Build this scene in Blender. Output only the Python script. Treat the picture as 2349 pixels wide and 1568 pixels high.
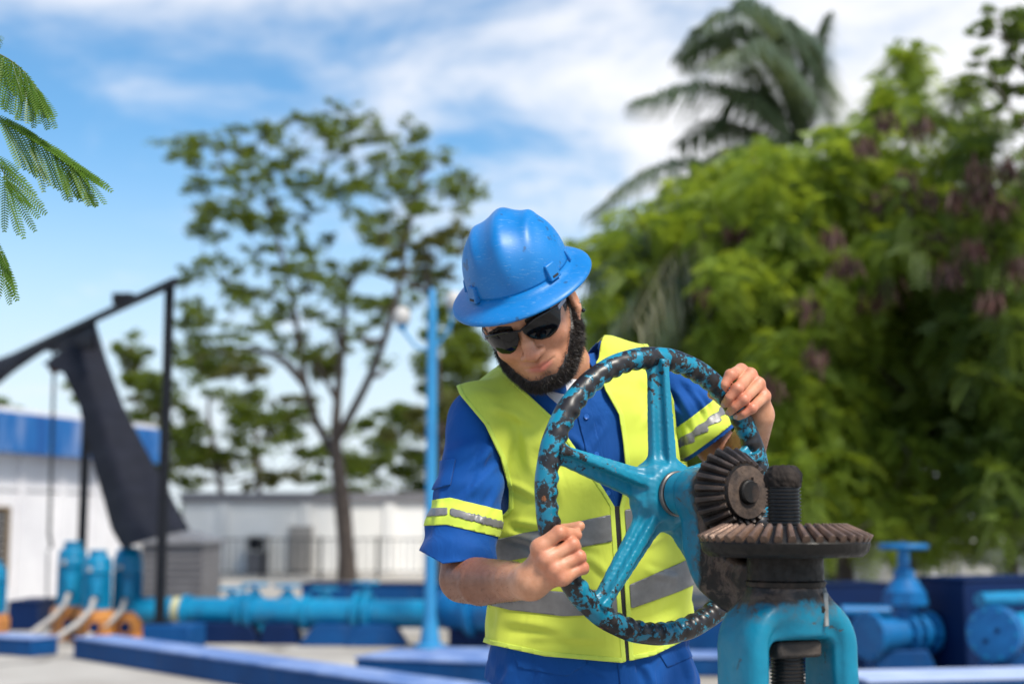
import bpy, bmesh, math, random
import numpy as np
from mathutils import Vector, Matrix

for o in list(bpy.data.objects):
    bpy.data.objects.remove(o, do_unlink=True)
scene = bpy.context.scene
COL = scene.collection
R = math.radians
RNG = random.Random(7)
NRG = np.random.default_rng(11)

# ------------------------------------------------------------------ camera
CAM_Z = 1.22
TILT = R(7.2)
cam_d = bpy.data.cameras.new("camera")
cam = bpy.data.objects.new("camera", cam_d)
COL.objects.link(cam)
cam.location = (0, 0, CAM_Z)
cam.rotation_euler = (R(90) + TILT, 0, 0)
cam_d.lens = 50
cam_d.sensor_width = 36
cam_d.sensor_fit = 'HORIZONTAL'
cam_d.clip_start = 0.05
cam_d.clip_end = 3000
cam_d.dof.use_dof = True
cam_d.dof.focus_distance = 2.74
cam_d.dof.aperture_fstop = 2.35
scene.camera = cam

# ------------------------------------------------------------------ sky, sun, exposure
SUN_EL, SUN_AZ = R(53), R(140)      # azimuth measured from +Y towards +X
world = bpy.data.worlds.new("World")
scene.world = world
world.use_nodes = True
nt = world.node_tree
nt.nodes.clear()
wo = nt.nodes.new("ShaderNodeOutputWorld")
bg = nt.nodes.new("ShaderNodeBackground")
sky = nt.nodes.new("ShaderNodeTexSky")
sky.sky_type = 'NISHITA'
sky.sun_disc = False
sky.sun_elevation = SUN_EL
sky.sun_rotation = SUN_AZ
sky.air_density = 1.0
sky.dust_density = 0.6
sky.ozone_density = 2.0
tc = nt.nodes.new("ShaderNodeTexCoord")
sep = nt.nodes.new("ShaderNodeSeparateXYZ")
nt.links.new(tc.outputs['Generated'], sep.inputs[0])
def wmath(op, a, b=None, c=None):
    n = nt.nodes.new("ShaderNodeMath"); n.operation = op
    for i, v in enumerate((a, b, c)):
        if v is None: continue
        if isinstance(v, (int, float)): n.inputs[i].default_value = v
        else: nt.links.new(v, n.inputs[i])
    return n.outputs[0]
zz = wmath('ADD', wmath('MAXIMUM', sep.outputs[2], 0.0), 0.16)
cu = wmath('DIVIDE', sep.outputs[0], zz)
cv = wmath('DIVIDE', sep.outputs[1], zz)
comb = nt.nodes.new("ShaderNodeCombineXYZ")
nt.links.new(cu, comb.inputs[0]); nt.links.new(cv, comb.inputs[1])
def wnoise(scale, detail, off, rough=0.55, dist=0.0):
    mp = nt.nodes.new("ShaderNodeMapping")
    mp.inputs['Location'].default_value = off
    nt.links.new(comb.outputs[0], mp.inputs[0])
    n = nt.nodes.new("ShaderNodeTexNoise")
    n.inputs['Scale'].default_value = scale
    n.inputs['Detail'].default_value = detail
    n.inputs['Roughness'].default_value = rough
    n.inputs['Distortion'].default_value = dist
    nt.links.new(mp.outputs[0], n.inputs['Vector'])
    return n.outputs[0]
CLOUD_OFF = (-4.72, 0.8, 0.0)
big = wnoise(0.62, 2.0, CLOUD_OFF, 0.5)
det = wnoise(2.3, 7.0, (1.3, 4.7, 2.0), 0.6, 0.3)
cl = wmath('ADD', wmath('MULTIPLY', big, 1.0), wmath('MULTIPLY', det, 0.42))
mr = nt.nodes.new("ShaderNodeMapRange")
mr.interpolation_type = 'SMOOTHSTEP'
mr.inputs['From Min'].default_value = 0.68
mr.inputs['From Max'].default_value = 0.86
nt.links.new(cl, mr.inputs['Value'])
mixc = nt.nodes.new("ShaderNodeMix"); mixc.data_type = 'RGBA'
nt.links.new(mr.outputs[0], mixc.inputs['Factor'])
tintn = nt.nodes.new("ShaderNodeMix"); tintn.data_type = 'RGBA'; tintn.blend_type = 'MULTIPLY'
tintn.inputs['Factor'].default_value = 1.0
tintn.inputs['B'].default_value = (0.62, 0.94, 1.06, 1)
nt.links.new(sky.outputs[0], tintn.inputs['A'])
nt.links.new(tintn.outputs['Result'], mixc.inputs['A'])
mixc.inputs['B'].default_value = (6.2, 6.25, 6.5, 1)
# pale humid air near the horizon, all the way round
hz = nt.nodes.new("ShaderNodeMapRange"); hz.interpolation_type = 'SMOOTHSTEP'
hz.inputs['From Min'].default_value = 0.28; hz.inputs['From Max'].default_value = 0.02
hz.inputs['To Max'].default_value = 0.88
nt.links.new(sep.outputs[2], hz.inputs['Value'])
mixh = nt.nodes.new("ShaderNodeMix"); mixh.data_type = 'RGBA'
nt.links.new(hz.outputs[0], mixh.inputs['Factor'])
nt.links.new(mixc.outputs['Result'], mixh.inputs['A'])
mixh.inputs['B'].default_value = (5.2, 5.6, 6.1, 1)
nt.links.new(mixh.outputs['Result'], bg.inputs[0])
bg.inputs[1].default_value = 0.086
nt.links.new(bg.outputs[0], wo.inputs[0])

sun_d = bpy.data.lights.new("sun", 'SUN')
sun_d.energy = 2.7
sun_d.angle = R(14)
sun_d.color = (1.0, 0.94, 0.84)
sun = bpy.data.objects.new("sun", sun_d)
COL.objects.link(sun)
sdir = Vector((math.sin(SUN_AZ) * math.cos(SUN_EL), math.cos(SUN_AZ) * math.cos(SUN_EL), math.sin(SUN_EL)))
sun.rotation_euler = (-sdir).to_track_quat('-Z', 'Y').to_euler()
sun.location = (3, -4, 12)

scene.view_settings.view_transform = 'Standard'
scene.view_settings.look = 'None'
scene.view_settings.gamma = 1
scene.view_settings.exposure = 0.98
scene.view_settings.use_curve_mapping = False

# ------------------------------------------------------------------ photo pixel -> place
# pixel readings are in a 2349-wide view of the photograph
FPX = 50 / 36 * 2349
CT, ST = math.cos(TILT), math.sin(TILT)
def D(x, y, Y):
    """point on the sight line of pixel (x, y) at distance Y from the camera plane"""
    dx, dy = (x - 1174.5) / FPX, (784 - y) / FPX
    wy, wz = CT - dy * ST, ST + dy * CT
    return np.array((dx * Y / wy, Y, CAM_Z + wz * Y / wy))
def G(x, y, z=0.0):
    """point where the sight line of pixel (x, y) meets height z"""
    dx, dy = (x - 1174.5) / FPX, (784 - y) / FPX
    wy, wz = CT - dy * ST, ST + dy * CT
    t = (z - CAM_Z) / wz
    return np.array((dx * t, wy * t, z))
def pix(p):
    """pixel coordinates of world points (N,3)"""
    q = p - np.array((0, 0, CAM_Z))
    zc = q[:, 1] * CT + q[:, 2] * ST
    yc = -q[:, 1] * ST + q[:, 2] * CT
    return 1174.5 + FPX * q[:, 0] / zc, 784 - FPX * yc / zc

# ------------------------------------------------------------------ mesh helpers
def mesh_from(name, V, F, smooth=True):
    me = bpy.data.meshes.new(name)
    V = np.asarray(V, dtype=np.float32).reshape(-1, 3)
    if isinstance(F, np.ndarray):
        n, k = F.shape
        me.vertices.add(len(V)); me.vertices.foreach_set("co", V.ravel())
        me.loops.add(n * k); me.loops.foreach_set("vertex_index", F.astype(np.int32).ravel())
        me.polygons.add(n)
        me.polygons.foreach_set("loop_start", np.arange(0, n * k, k, dtype=np.int32))
        me.update(calc_edges=True); me.validate()
    else:
        me.from_pydata(V.tolist(), [], F); me.update()
    if smooth and len(me.polygons):
        me.polygons.foreach_set("use_smooth", np.ones(len(me.polygons), dtype=bool))
    return me
def tag(o, label=None, cat=None, group=None, kind=None):
    if label: o["label"] = label
    if cat: o["category"] = cat
    if group: o["group"] = group
    if kind: o["kind"] = kind
    return o
def link(name, me, mat=None, parent=None, label=None, cat=None, group=None, kind=None):
    o = bpy.data.objects.new(name, me)
    COL.objects.link(o)
    if mat is not None and me is not None and not me.materials: me.materials.append(mat)
    WORLD[o.name] = Matrix.Identity(4)
    if parent is not None:
        o.parent = parent
        o.matrix_parent_inverse = WORLD[parent.name].inverted()
    return tag(o, label, cat, group, kind)
WORLD = {}
def origin(o, p):
    """move the object's origin to p, keeping the shape where it is"""
    p = Vector([float(c) for c in p])
    o.data.transform(Matrix.Translation(-p)); o.location = p
    WORLD[o.name] = Matrix.Translation(p)
    return o
def thing(name, loc, label, cat, group=None, rz=0.0):
    o = bpy.data.objects.new(name, None)
    COL.objects.link(o)
    o.location = tuple(float(c) for c in loc); o.rotation_euler = (0, 0, rz)
    o.empty_display_size = 0.1
    WORLD[o.name] = Matrix.Translation(o.location) @ Matrix.Rotation(rz, 4, 'Z')
    return tag(o, label, cat, group)
def smooth_angle(o, deg=35):
    me = o.data
    bm = bmesh.new(); bm.from_mesh(me)
    for e in bm.edges:
        e.smooth = not (len(e.link_faces) == 2 and e.calc_face_angle(0) > R(deg))
    bm.to_mesh(me); bm.free()
    return o
def bevel(o, w=0.004, seg=2, ang=35):
    m = o.modifiers.new("bevel", 'BEVEL'); m.width = w; m.segments = seg
    m.limit_method = 'ANGLE'; m.angle_limit = R(ang); m.harden_normals = False
    return o

def frame(axis):
    a = np.asarray(axis, float); a = a / np.linalg.norm(a)
    h = np.array((0, 0, 1.0)) if abs(a[2]) < 0.95 else np.array((1.0, 0, 0))
    u = np.cross(h, a); u /= np.linalg.norm(u)
    return u, np.cross(a, u), a

class MB:
    """collects shapes into one mesh"""
    def __init__(s): s.V = []; s.F = []; s.n = 0
    def add(s, V, F):
        V = np.asarray(V, float).reshape(-1, 3)
        s.V.append(V); s.F += [tuple(int(i) + s.n for i in f) for f in F]; s.n += len(V)
        return s
    def box(s, c, size, rz=0.0, rot=None):
        sx, sy, sz = (k / 2 for k in size)
        P = np.array([(x, y, z) for x in (-sx, sx) for y in (-sy, sy) for z in (-sz, sz)])
        if rot is not None: P = P @ np.array(rot).T
        elif rz:
            cz, sn = math.cos(rz), math.sin(rz)
            P = P @ np.array(((cz, sn, 0), (-sn, cz, 0), (0, 0, 1)))
        return s.add(P + np.asarray(c, float), [(0, 1, 3, 2), (4, 6, 7, 5), (0, 4, 5, 1), (2, 3, 7, 6), (0, 2, 6, 4), (1, 5, 7, 3)])
    def bar(s, a, b, w, h, up=(0, 0, 1)):
        a = np.asarray(a, float); b = np.asarray(b, float)
        d = b - a; L = np.linalg.norm(d); d /= L
        u = np.cross(d, up); u /= np.linalg.norm(u); v = np.cross(u, d)
        return s.box((a + b) / 2, (L, w, h), rot=np.array((d, u, v)).T)
    def tube(s, path, rad, n=12, caps=True, closed=False):
        path = np.asarray(path, float); m = len(path)
        rad = np.full(m, rad, float) if np.isscalar(rad) else np.asarray(rad, float)
        T = np.gradient(path, axis=0)
        if closed: T = np.roll(path, -1, 0) - np.roll(path, 1, 0)
        T /= np.linalg.norm(T, axis=1)[:, None] + 1e-12
        u, v, _ = frame(T[0]); V = []
        ang = np.linspace(0, 2 * math.pi, n, endpoint=False)
        for i in range(m):
            u = u - T[i] * np.dot(u, T[i]); u /= np.linalg.norm(u); v = np.cross(T[i], u)
            V.append(path[i] + rad[i] * (np.cos(ang)[:, None] * u + np.sin(ang)[:, None] * v))
        F = []
        for i in range(m if closed else m - 1):
            a, b = i * n, ((i + 1) % m) * n
            F += [(a + j, a + (j + 1) % n, b + (j + 1) % n, b + j) for j in range(n)]
        if caps and not closed:
            F += [tuple(reversed(range(n))), tuple(range((m - 1) * n, m * n))]
        return s.add(np.concatenate(V), F)
    def cyl(s, a, b, r1, r2=None, n=20):
        return s.tube([a, b], [r1, r1 if r2 is None else r2], n)
    def lathe(s, o, axis, prof, n=32):
        """prof: (radius, height along axis) list; ends closed"""
        u, v, a = frame(axis); o = np.asarray(o, float)
        ang = np.linspace(0, 2 * math.pi, n, endpoint=False)
        V = [o + h * a + max(r, 1e-4) * (np.cos(ang)[:, None] * u + np.sin(ang)[:, None] * v) for r, h in prof]
        F = []
        for i in range(len(prof) - 1):
            p, q = i * n, (i + 1) * n
            F += [(p + j, p + (j + 1) % n, q + (j + 1) % n, q + j) for j in range(n)]
        F += [tuple(reversed(range(n))), tuple(range((len(prof) - 1) * n, len(prof) * n))]
        return s.add(np.concatenate(V), F)
    def ball(s, c, r, n=16, m=10, sq=(1, 1, 1)):
        pr = [(math.sin(math.pi * i / m) * r, -math.cos(math.pi * i / m) * r) for i in range(m + 1)]
        b = MB().lathe((0, 0, 0), (0, 0, 1), pr, n)
        return s.add(b.verts() * np.array(sq) + np.asarray(c, float), b.F)
    def prism(s, poly, o, u, v, d):
        """polygon (2-D list) in the plane o + x*u + y*v, thickened by vector d"""
        o, u, v, d = (np.asarray(k, float) for k in (o, u, v, d))
        A = np.array([o + x * u + y * v for x, y in poly]); n = len(A)
        F = [tuple(reversed(range(n))), tuple(range(n, 2 * n))]
        F += [(i, (i + 1) % n, n + (i + 1) % n, n + i) for i in range(n)]
        return s.add(np.concatenate((A, A + d)), F)
    def verts(s): return np.concatenate(s.V)
    def mesh(s, name, smooth=True): 
        me = mesh_from(name, s.verts(), s.F, smooth)
        bm = bmesh.new(); bm.from_mesh(me); bmesh.ops.recalc_face_normals(bm, faces=bm.faces)
        for e in bm.edges: e.smooth = not (len(e.link_faces) == 2 and e.calc_face_angle(0) > R(38))
        bm.to_mesh(me); bm.free()
        return me
    def put(s, name, mat, parent=None, smooth=True, bev=0, **kw):
        o = link(name, s.mesh(name, smooth), mat, parent, **kw)
        if bev: bevel(o, bev)
        return o

# ------------------------------------------------------------------ implicit surfaces (one continuous skin)
def cap(p, a, b, ra, rb):
    a = np.asarray(a, float); b = np.asarray(b, float); ab = b - a
    t = np.clip(((p - a) @ ab) / (ab @ ab), 0, 1)
    return np.linalg.norm(p - a - t[:, None] * ab, axis=1) - (ra + (rb - ra) * t)
def chain(p, pts, rads, k=0.006):
    d = None
    for i in range(len(pts) - 1):
        e = cap(p, pts[i], pts[i + 1], rads[i], rads[i + 1])
        d = e if d is None else smin(d, e, k)
    return d
def ell(p, c, r, M=None):
    q = p - np.asarray(c, float)
    if M is not None: q = q @ M
    r = np.asarray(r, float)
    k0 = np.linalg.norm(q / r, axis=1); k1 = np.linalg.norm(q / (r * r), axis=1) + 1e-9
    return k0 * (k0 - 1) / k1
def smin(a, b, k):
    h = np.clip(0.5 + 0.5 * (b - a) / k, 0, 1)
    return b * (1 - h) + a * h - k * h * (1 - h)
def smax(a, b, k): return -smin(-a, -b, k)
def sdf_mesh(f, lo, hi, res, slack=1.5, B=8):
    lo = np.asarray(lo, float); hi = np.asarray(hi, float)
    s = B * res; nb = np.ceil((hi - lo) / s).astype(int)
    I = np.stack(np.meshgrid(*[np.arange(k) for k in nb], indexing='ij'), -1).reshape(-1, 3)
    d = f(lo + (I + 0.5) * s)
    I = I[np.abs(d) < s * 0.87 * slack]
    ax = np.arange(B + 1)
    C = np.stack(np.meshgrid(ax, ax, ax, indexing='ij'), -1).reshape(-1, 3)
    vals = np.empty((len(I), B + 1, B + 1, B + 1))
    ch = 300
    for i in range(0, len(I), ch):
        blk = I[i:i + ch]
        P = lo + (blk[:, None, :] * B + C[None]) * res
        vals[i:i + ch] = f(P.reshape(-1, 3)).reshape(len(blk), B + 1, B + 1, B + 1)
    ins = vals < 0
    cnt = np.zeros((len(I), B, B, B), int)
    offs = [(i, j, k) for i in (0, 1) for j in (0, 1) for k in (0, 1)]
    for (i, j, k) in offs: cnt += ins[:, i:B + i, j:B + j, k:B + k]
    b, x, y, z = np.nonzero((cnt > 0) & (cnt < 8))
    cv = np.stack([vals[b, x + i, y + j, z + k] for (i, j, k) in offs], 1)
    acc = np.zeros((len(b), 3)); num = np.zeros(len(b)); oa = np.array(offs, float)
    for p in range(8):
        for q in range(p + 1, 8):
            if abs(oa[p] - oa[q]).sum() != 1: continue
            va, vb = cv[:, p], cv[:, q]; m = (va < 0) != (vb < 0)
            t = np.where(m, va / np.where(m, va - vb, 1), 0)
            acc[m] += (oa[p] + t[:, None] * (oa[q] - oa[p]))[m]; num[m] += 1
    g = I[b] * B + np.stack((x, y, z), 1)
    V = lo + (g + acc / num[:, None]) * res
    M = 1 << 14
    key = ((g[:, 0] + 1) * M + g[:, 1] + 1) * M + g[:, 2] + 1
    order = np.argsort(key); ks = key[order]
    Q = []
    for a in range(3):
        e = np.zeros(3, int); e[a] = 1
        A = ins[:, :B, :B, :B]
        Bv = ins[:, e[0]:B + e[0], e[1]:B + e[1], e[2]:B + e[2]]
        b2, x2, y2, z2 = np.nonzero(A != Bv)
        gg = I[b2] * B + np.stack((x2, y2, z2), 1)
        sgn = A[b2, x2, y2, z2]
        u = np.zeros(3, int); u[(a + 1) % 3] = 1; w = np.zeros(3, int); w[(a + 2) % 3] = 1
        quad = []
        ok = np.ones(len(gg), bool)
        for dlt in (-u - w, -w, 0 * u, -u):
            h = gg + dlt
            kk = ((h[:, 0] + 1) * M + h[:, 1] + 1) * M + h[:, 2] + 1
            pos = np.clip(np.searchsorted(ks, kk), 0, len(ks) - 1)
            ok &= ks[pos] == kk
            quad.append(order[pos])
        q = np.stack(quad, 1)
        q[~sgn] = q[~sgn][:, ::-1]
        Q.append(q[ok])
    return V, np.concatenate(Q)
def relax(V, F, it=2, lam=0.5):
    E = np.concatenate([F[:, [i, (i + 1) % F.shape[1]]] for i in range(F.shape[1])])
    for _ in range(it):
        acc = np.zeros_like(V); n = np.zeros(len(V))
        np.add.at(acc, E[:, 0], V[E[:, 1]]); np.add.at(n, E[:, 0], 1)
        np.add.at(acc, E[:, 1], V[E[:, 0]]); np.add.at(n, E[:, 1], 1)
        V = V + lam * (acc / np.maximum(n, 1)[:, None] - V)
    return V
def tris(F): return np.concatenate((F[:, [0, 1, 2]], F[:, [0, 2, 3]])) if F.shape[1] == 4 else F
def clip(V, F, g):
    """keep the part of the mesh where the scalar g (per vertex) is positive, cut exactly along g = 0"""
    T = tris(F); s = g[T] > 0; n = s.sum(1)
    out = [T[n == 3]]; Vn = [V]; cnt = len(V); cache = {}; extra = []; new = []
    def mid(a, b):
        nonlocal cnt
        k = (a, b) if a < b else (b, a)
        if k not in cache:
            t = g[k[0]] / (g[k[0]] - g[k[1]])
            new.append(V[k[0]] + t * (V[k[1]] - V[k[0]])); cache[k] = cnt; cnt += 1
        return cache[k]
    for tr, sg in zip(T[(n == 1) | (n == 2)].tolist(), s[(n == 1) | (n == 2)].tolist()):
        if sum(sg) == 1:
            i = sg.index(True); a, b, c = tr[i], tr[(i + 1) % 3], tr[(i + 2) % 3]
            extra.append((a, mid(a, b), mid(a, c)))
        else:
            i = sg.index(False); a, b, c = tr[i], tr[(i + 1) % 3], tr[(i + 2) % 3]
            ab, ac = mid(a, b), mid(a, c)
            extra += [(ab, b, c), (ab, c, ac)]
    if extra: out.append(np.array(extra))
    F2 = np.concatenate(out)
    V2 = np.concatenate((V, np.array(new).reshape(-1, 3)))
    used = np.unique(F2); mp = np.full(len(V2), -1); mp[used] = np.arange(len(used))
    return V2[used], mp[F2]
_wd = NRG.normal(size=(24, 3)); _wp = NRG.uniform(0, 6.28, 24)
def wob(p, freq, n=8, seed=0, stretch=(1, 1, 1)):
    """smooth pseudo-random field in about -1..1"""
    q = p * np.asarray(stretch) * freq; r = np.zeros(len(p))
    for i in range(n):
        j = (i + seed * 5) % 24
        r += np.sin(q @ _wd[j] + _wp[(i * 7 + seed) % 24] + 1.3 * np.sin(q @ _wd[(j + 3) % 24] * 0.6))
    return r / math.sqrt(n) * 0.7
# ------------------------------------------------------------------ materials
def new_mat(name):
    m = bpy.data.materials.new(name); m.use_nodes = True
    t = m.node_tree; b = t.nodes["Principled BSDF"]
    return m, t, b
def N(t, kind, **kw):
    n = t.nodes.new(kind)
    for k, v in kw.items():
        if k in n.inputs: n.inputs[k].default_value = v
        else: setattr(n, k, v)
    return n
def coords(t, obj=True, scale=(1, 1, 1)):
    c = N(t, "ShaderNodeTexCoord"); mp = N(t, "ShaderNodeMapping")
    mp.inputs['Scale'].default_value = scale
    t.links.new(c.outputs['Object'], mp.inputs[0])
    return mp.outputs[0]
def noise(t, vec, scale, detail=4, rough=0.55, dist=0.0):
    n = N(t, "ShaderNodeTexNoise")
    n.inputs['Scale'].default_value = scale; n.inputs['Detail'].default_value = detail
    n.inputs['Roughness'].default_value = rough; n.inputs['Distortion'].default_value = dist
    t.links.new(vec, n.inputs['Vector'])
    return n.outputs[0]
def ramp(t, fac, stops, interp='LINEAR'):
    r = N(t, "ShaderNodeValToRGB"); r.color_ramp.interpolation = interp
    e = r.color_ramp.elements
    while len(e) < len(stops): e.new(0.5)
    for el, (p, c) in zip(e, stops):
        el.position = p; el.color = (*c, 1) if len(c) == 3 else c
    t.links.new(fac, r.inputs[0])
    return r.outputs[0]
def step(t, fac, lo, hi):
    r = N(t, "ShaderNodeMapRange"); r.inputs['From Min'].default_value = lo; r.inputs['From Max'].default_value = hi
    t.links.new(fac, r.inputs['Value']); return r.outputs[0]
def mix(t, fac, a, b, blend='MIX'):
    m = N(t, "ShaderNodeMix", data_type='RGBA', blend_type=blend)
    for nm, v in (('Factor', fac), ('A', a), ('B', b)):
        if isinstance(v, (int, float)): m.inputs[nm].default_value = v
        elif isinstance(v, tuple): m.inputs[nm].default_value = (*v, 1)
        else: t.links.new(v, m.inputs[nm])
    return m.outputs['Result']
def math_(t, op, a, b=0.0, clampit=False):
    m = N(t, "ShaderNodeMath", operation=op, use_clamp=clampit)
    for i, v in enumerate((a, b)):
        if isinstance(v, (int, float)): m.inputs[i].default_value = v
        else: t.links.new(v, m.inputs[i])
    return m.outputs[0]
def bump(t, b, h, strength=0.3, dist=0.002):
    n = N(t, "ShaderNodeBump"); n.inputs['Strength'].default_value = strength; n.inputs['Distance'].default_value = dist
    t.links.new(h, n.inputs['Height']); t.links.new(n.outputs[0], b.inputs['Normal'])
def simple(name, c1, c2=None, rough=0.6, metal=0.0, scale=6.0, bmp=0.0, bscale=60.0, bdist=0.002, detail=5, sheen=0, coat=0, stretch=(1, 1, 1), spec=0.5):
    m, t, b = new_mat(name)
    v = coords(t, scale=stretch)
    c2 = c2 or tuple(k * 0.75 for k in c1)
    n = noise(t, v, scale, detail)
    t.links.new(ramp(t, n, [(0.3, c2), (0.7, c1)]), b.inputs['Base Color'])
    b.inputs['Roughness'].default_value = rough; b.inputs['Metallic'].default_value = metal
    b.inputs['Specular IOR Level'].default_value = spec
    b.inputs['Sheen Weight'].default_value = sheen
    b.inputs['Coat Weight'].default_value = coat
    if bmp: bump(t, b, noise(t, v, bscale, 4), bmp, bdist)
    return m
def weathered(name, c1, c2, dirt=(0.16, 0.12, 0.09), rough=0.5, scale=2.0, amount=0.5, spec=0.3, fade=None):
    """outdoor paint: uneven tone, sun-faded patches, dirt runs"""
    m, t, b = new_mat(name)
    v = coords(t); vs = coords(t, scale=(1, 1, 0.22))
    n1 = noise(t, v, scale, 6, 0.65, 0.5); n2 = noise(t, vs, scale * 4, 6, 0.7); n3 = noise(t, v, scale * 9, 5, 0.7)
    c = ramp(t, n1, [(0.32, c2), (0.68, c1)])
    c = mix(t, math_(t, 'MULTIPLY', step(t, n3, 0.55, 0.72), 0.35), c, fade or tuple(min(1, k * 1.5 + 0.03) for k in c1))
    c = mix(t, math_(t, 'MULTIPLY', step(t, n2, 0.56, 0.74), amount), c, dirt)
    t.links.new(c, b.inputs['Base Color'])
    t.links.new(math_(t, 'ADD', math_(t, 'MULTIPLY', n3, 0.3), rough - 0.12), b.inputs['Roughness'])
    b.inputs['Specular IOR Level'].default_value = spec
    bump(t, b, n3, 0.25, 0.006)
    return m
def chipped(name, paint, paint2, under, rust, amount=0.5, scale=26, radial=None, rough=0.32, bumps=False):
    """worn paint over dark metal; radial = (r0, r1): wear grows with the distance from the wheel's hub"""
    m, t, b = new_mat(name)
    v = coords(t)
    n1 = noise(t, v, scale, 8, 0.68, 0.5); n2 = noise(t, v, scale * 3.6, 6, 0.68); n3 = noise(t, v, scale * 0.55, 5, 0.65)
    tone = ramp(t, noise(t, v, scale * 0.35, 4), [(0.3, paint2), (0.7, paint)])
    wear = math_(t, 'ADD', math_(t, 'MULTIPLY', n1, 0.62), math_(t, 'MULTIPLY', n2, 0.38))
    if radial:
        sp = N(t, "ShaderNodeVectorMath", operation='LENGTH')
        t.links.new(v, sp.inputs[0])
        wear = math_(t, 'ADD', wear, math_(t, 'MULTIPLY', math_(t, 'SUBTRACT', step(t, sp.outputs['Value'], *radial), 0.5), 0.22))
    if bumps:
        sx = N(t, "ShaderNodeSeparateXYZ"); t.links.new(v, sx.inputs[0])
        hx = math_(t, 'ADD', math_(t, 'MULTIPLY', sx.outputs[0], math.cos(R(33))), math_(t, 'MULTIPLY', sx.outputs[1], math.sin(R(33))))
        an = math_(t, 'ARCTAN2', sx.outputs[2], hx)
        wear = math_(t, 'ADD', wear, math_(t, 'MULTIPLY', math_(t, 'COSINE', math_(t, 'MULTIPLY', an, 30.0)), 0.026))
    th = 1.0 - amount
    mk = step(t, wear, th - 0.012, th + 0.012)
    rmk = math_(t, 'MULTIPLY', step(t, n3, 0.645, 0.67), step(t, wear, th - 0.09, th - 0.05))
    c = mix(t, mk, tone, ramp(t, n2, [(0.35, tuple(k * 0.5 for k in under)), (0.7, under)]))
    c = mix(t, rmk, c, rust)
    t.links.new(c, b.inputs['Base Color'])
    b.inputs['Roughness'].default_value = rough
    t.links.new(math_(t, 'ADD', math_(t, 'MULTIPLY', mk, 0.06), rough + 0.03), b.inputs['Roughness'])
    h = math_(t, 'ADD', math_(t, 'MULTIPLY', mk, -1.0), math_(t, 'MULTIPLY', n2, 0.25))
    bump(t, b, h, 0.5, 0.0012)
    return m
def leaf_mat(name, c1, c2, trans=0.35, rough=0.5, scale=1.2):
    m, t, b = new_mat(name)
    v = coords(t)
    n = noise(t, v, scale, 5, 0.7)
    col = ramp(t, n, [(0.3, c2), (0.7, c1)])
    t.links.new(col, b.inputs['Base Color'])
    b.inputs['Roughness'].default_value = rough
    tr = N(t, "ShaderNodeBsdfTranslucent"); t.links.new(mix(t, 0.5, col, (c1[0] * 1.9, c1[1] * 1.6, c1[2] * 0.6)), tr.inputs[0])
    ms = N(t, "ShaderNodeMixShader"); ms.inputs[0].default_value = trans
    t.links.new(b.outputs[0], ms.inputs[1]); t.links.new(tr.outputs[0], ms.inputs[2])
    t.links.new(ms.outputs[0], t.nodes["Material Output"].inputs[0])
    return m
def fabric(name, c1, c2, rough=0.85, weave=900.0, sheen=0.06, bmp=0.25, foldscale=14.0, fold=0.35):
    m, t, b = new_mat(name)
    v = coords(t)
    t.links.new(ramp(t, noise(t, v, 5.0, 4), [(0.3, c2), (0.7, c1)]), b.inputs['Base Color'])
    b.inputs['Roughness'].default_value = rough; b.inputs['Sheen Weight'].default_value = sheen
    b.inputs['Specular IOR Level'].default_value = 0.25
    w = noise(t, v, weave, 1); f = noise(t, coords(t, scale=(1, 1, 0.55)), foldscale, 3, 0.5, 0.8)
    h = math_(t, 'ADD', math_(t, 'MULTIPLY', w, 0.02), f)
    bump(t, b, h, fold, 0.012)
    return m
TURQ, TURQ2 = (0.012, 0.235, 0.36), (0.010, 0.165, 0.27)
M_RIM = chipped("rim_paint", (0.006, 0.225, 0.345), (0.004, 0.15, 0.24), (0.018, 0.014, 0.014), (0.30, 0.10, 0.03), 0.515, 24, None, 0.27, True)
M_SPOKE = chipped("spoke_paint", (0.006, 0.23, 0.35), (0.005, 0.165, 0.26), (0.025, 0.018, 0.016), (0.32, 0.11, 0.035), 0.40, 30, (0.08, 0.26), 0.36)
M_HUB = chipped("hub_paint", (0.006, 0.225, 0.345), (0.005, 0.165, 0.26), (0.04, 0.03, 0.025), (0.30, 0.12, 0.05), 0.33, 34, None, 0.40)
M_BODY = chipped("cast_body_paint", (0.005, 0.255, 0.385), (0.004, 0.185, 0.295), (0.07, 0.045, 0.03), (0.20, 0.11, 0.06), 0.335, 13, None, 0.38)
M_DUST = simple("dusty_greased_casting", (0.085, 0.062, 0.048), (0.012, 0.010, 0.009), 0.75, 0, 14, 0.8, 70, 0.004)
def grease():
    m, t, b = new_mat("greased_gear_steel")
    v = coords(t)
    n = noise(t, v, 22, 6, 0.65); n2 = noise(t, v, 90, 4)
    col = ramp(t, n, [(0.28, (0.004, 0.0035, 0.003)), (0.55, (0.010, 0.008, 0.007)), (0.72, (0.050, 0.032, 0.024))])
    t.links.new(col, b.inputs['Base Color'])
    b.inputs['Specular IOR Level'].default_value = 0.3
    t.links.new(ramp(t, n2, [(0.3, (0.34,) * 3), (0.7, (0.72,) * 3)]), b.inputs['Roughness'])
    bump(t, b, math_(t, 'ADD', n, math_(t, 'MULTIPLY', n2, 0.5)), 0.6, 0.003)
    return m
M_GREASE = grease()
M_TOOTH = simple("worn_tooth_steel", (0.23, 0.135, 0.09), (0.028, 0.018, 0.014), 0.42, 0.35, 30, 0.5, 120, 0.002)
M_STEM = simple("greased_thread_steel", (0.028, 0.024, 0.022), (0.007, 0.006, 0.006), 0.30, 0.2, 30, 0.4, 150, 0.001)
M_FACE = simple("rusty_dusty_gear_face", (0.13, 0.085, 0.06), (0.03, 0.02, 0.016), 0.8, 0, 45, 0.7, 110, 0.003)

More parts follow.
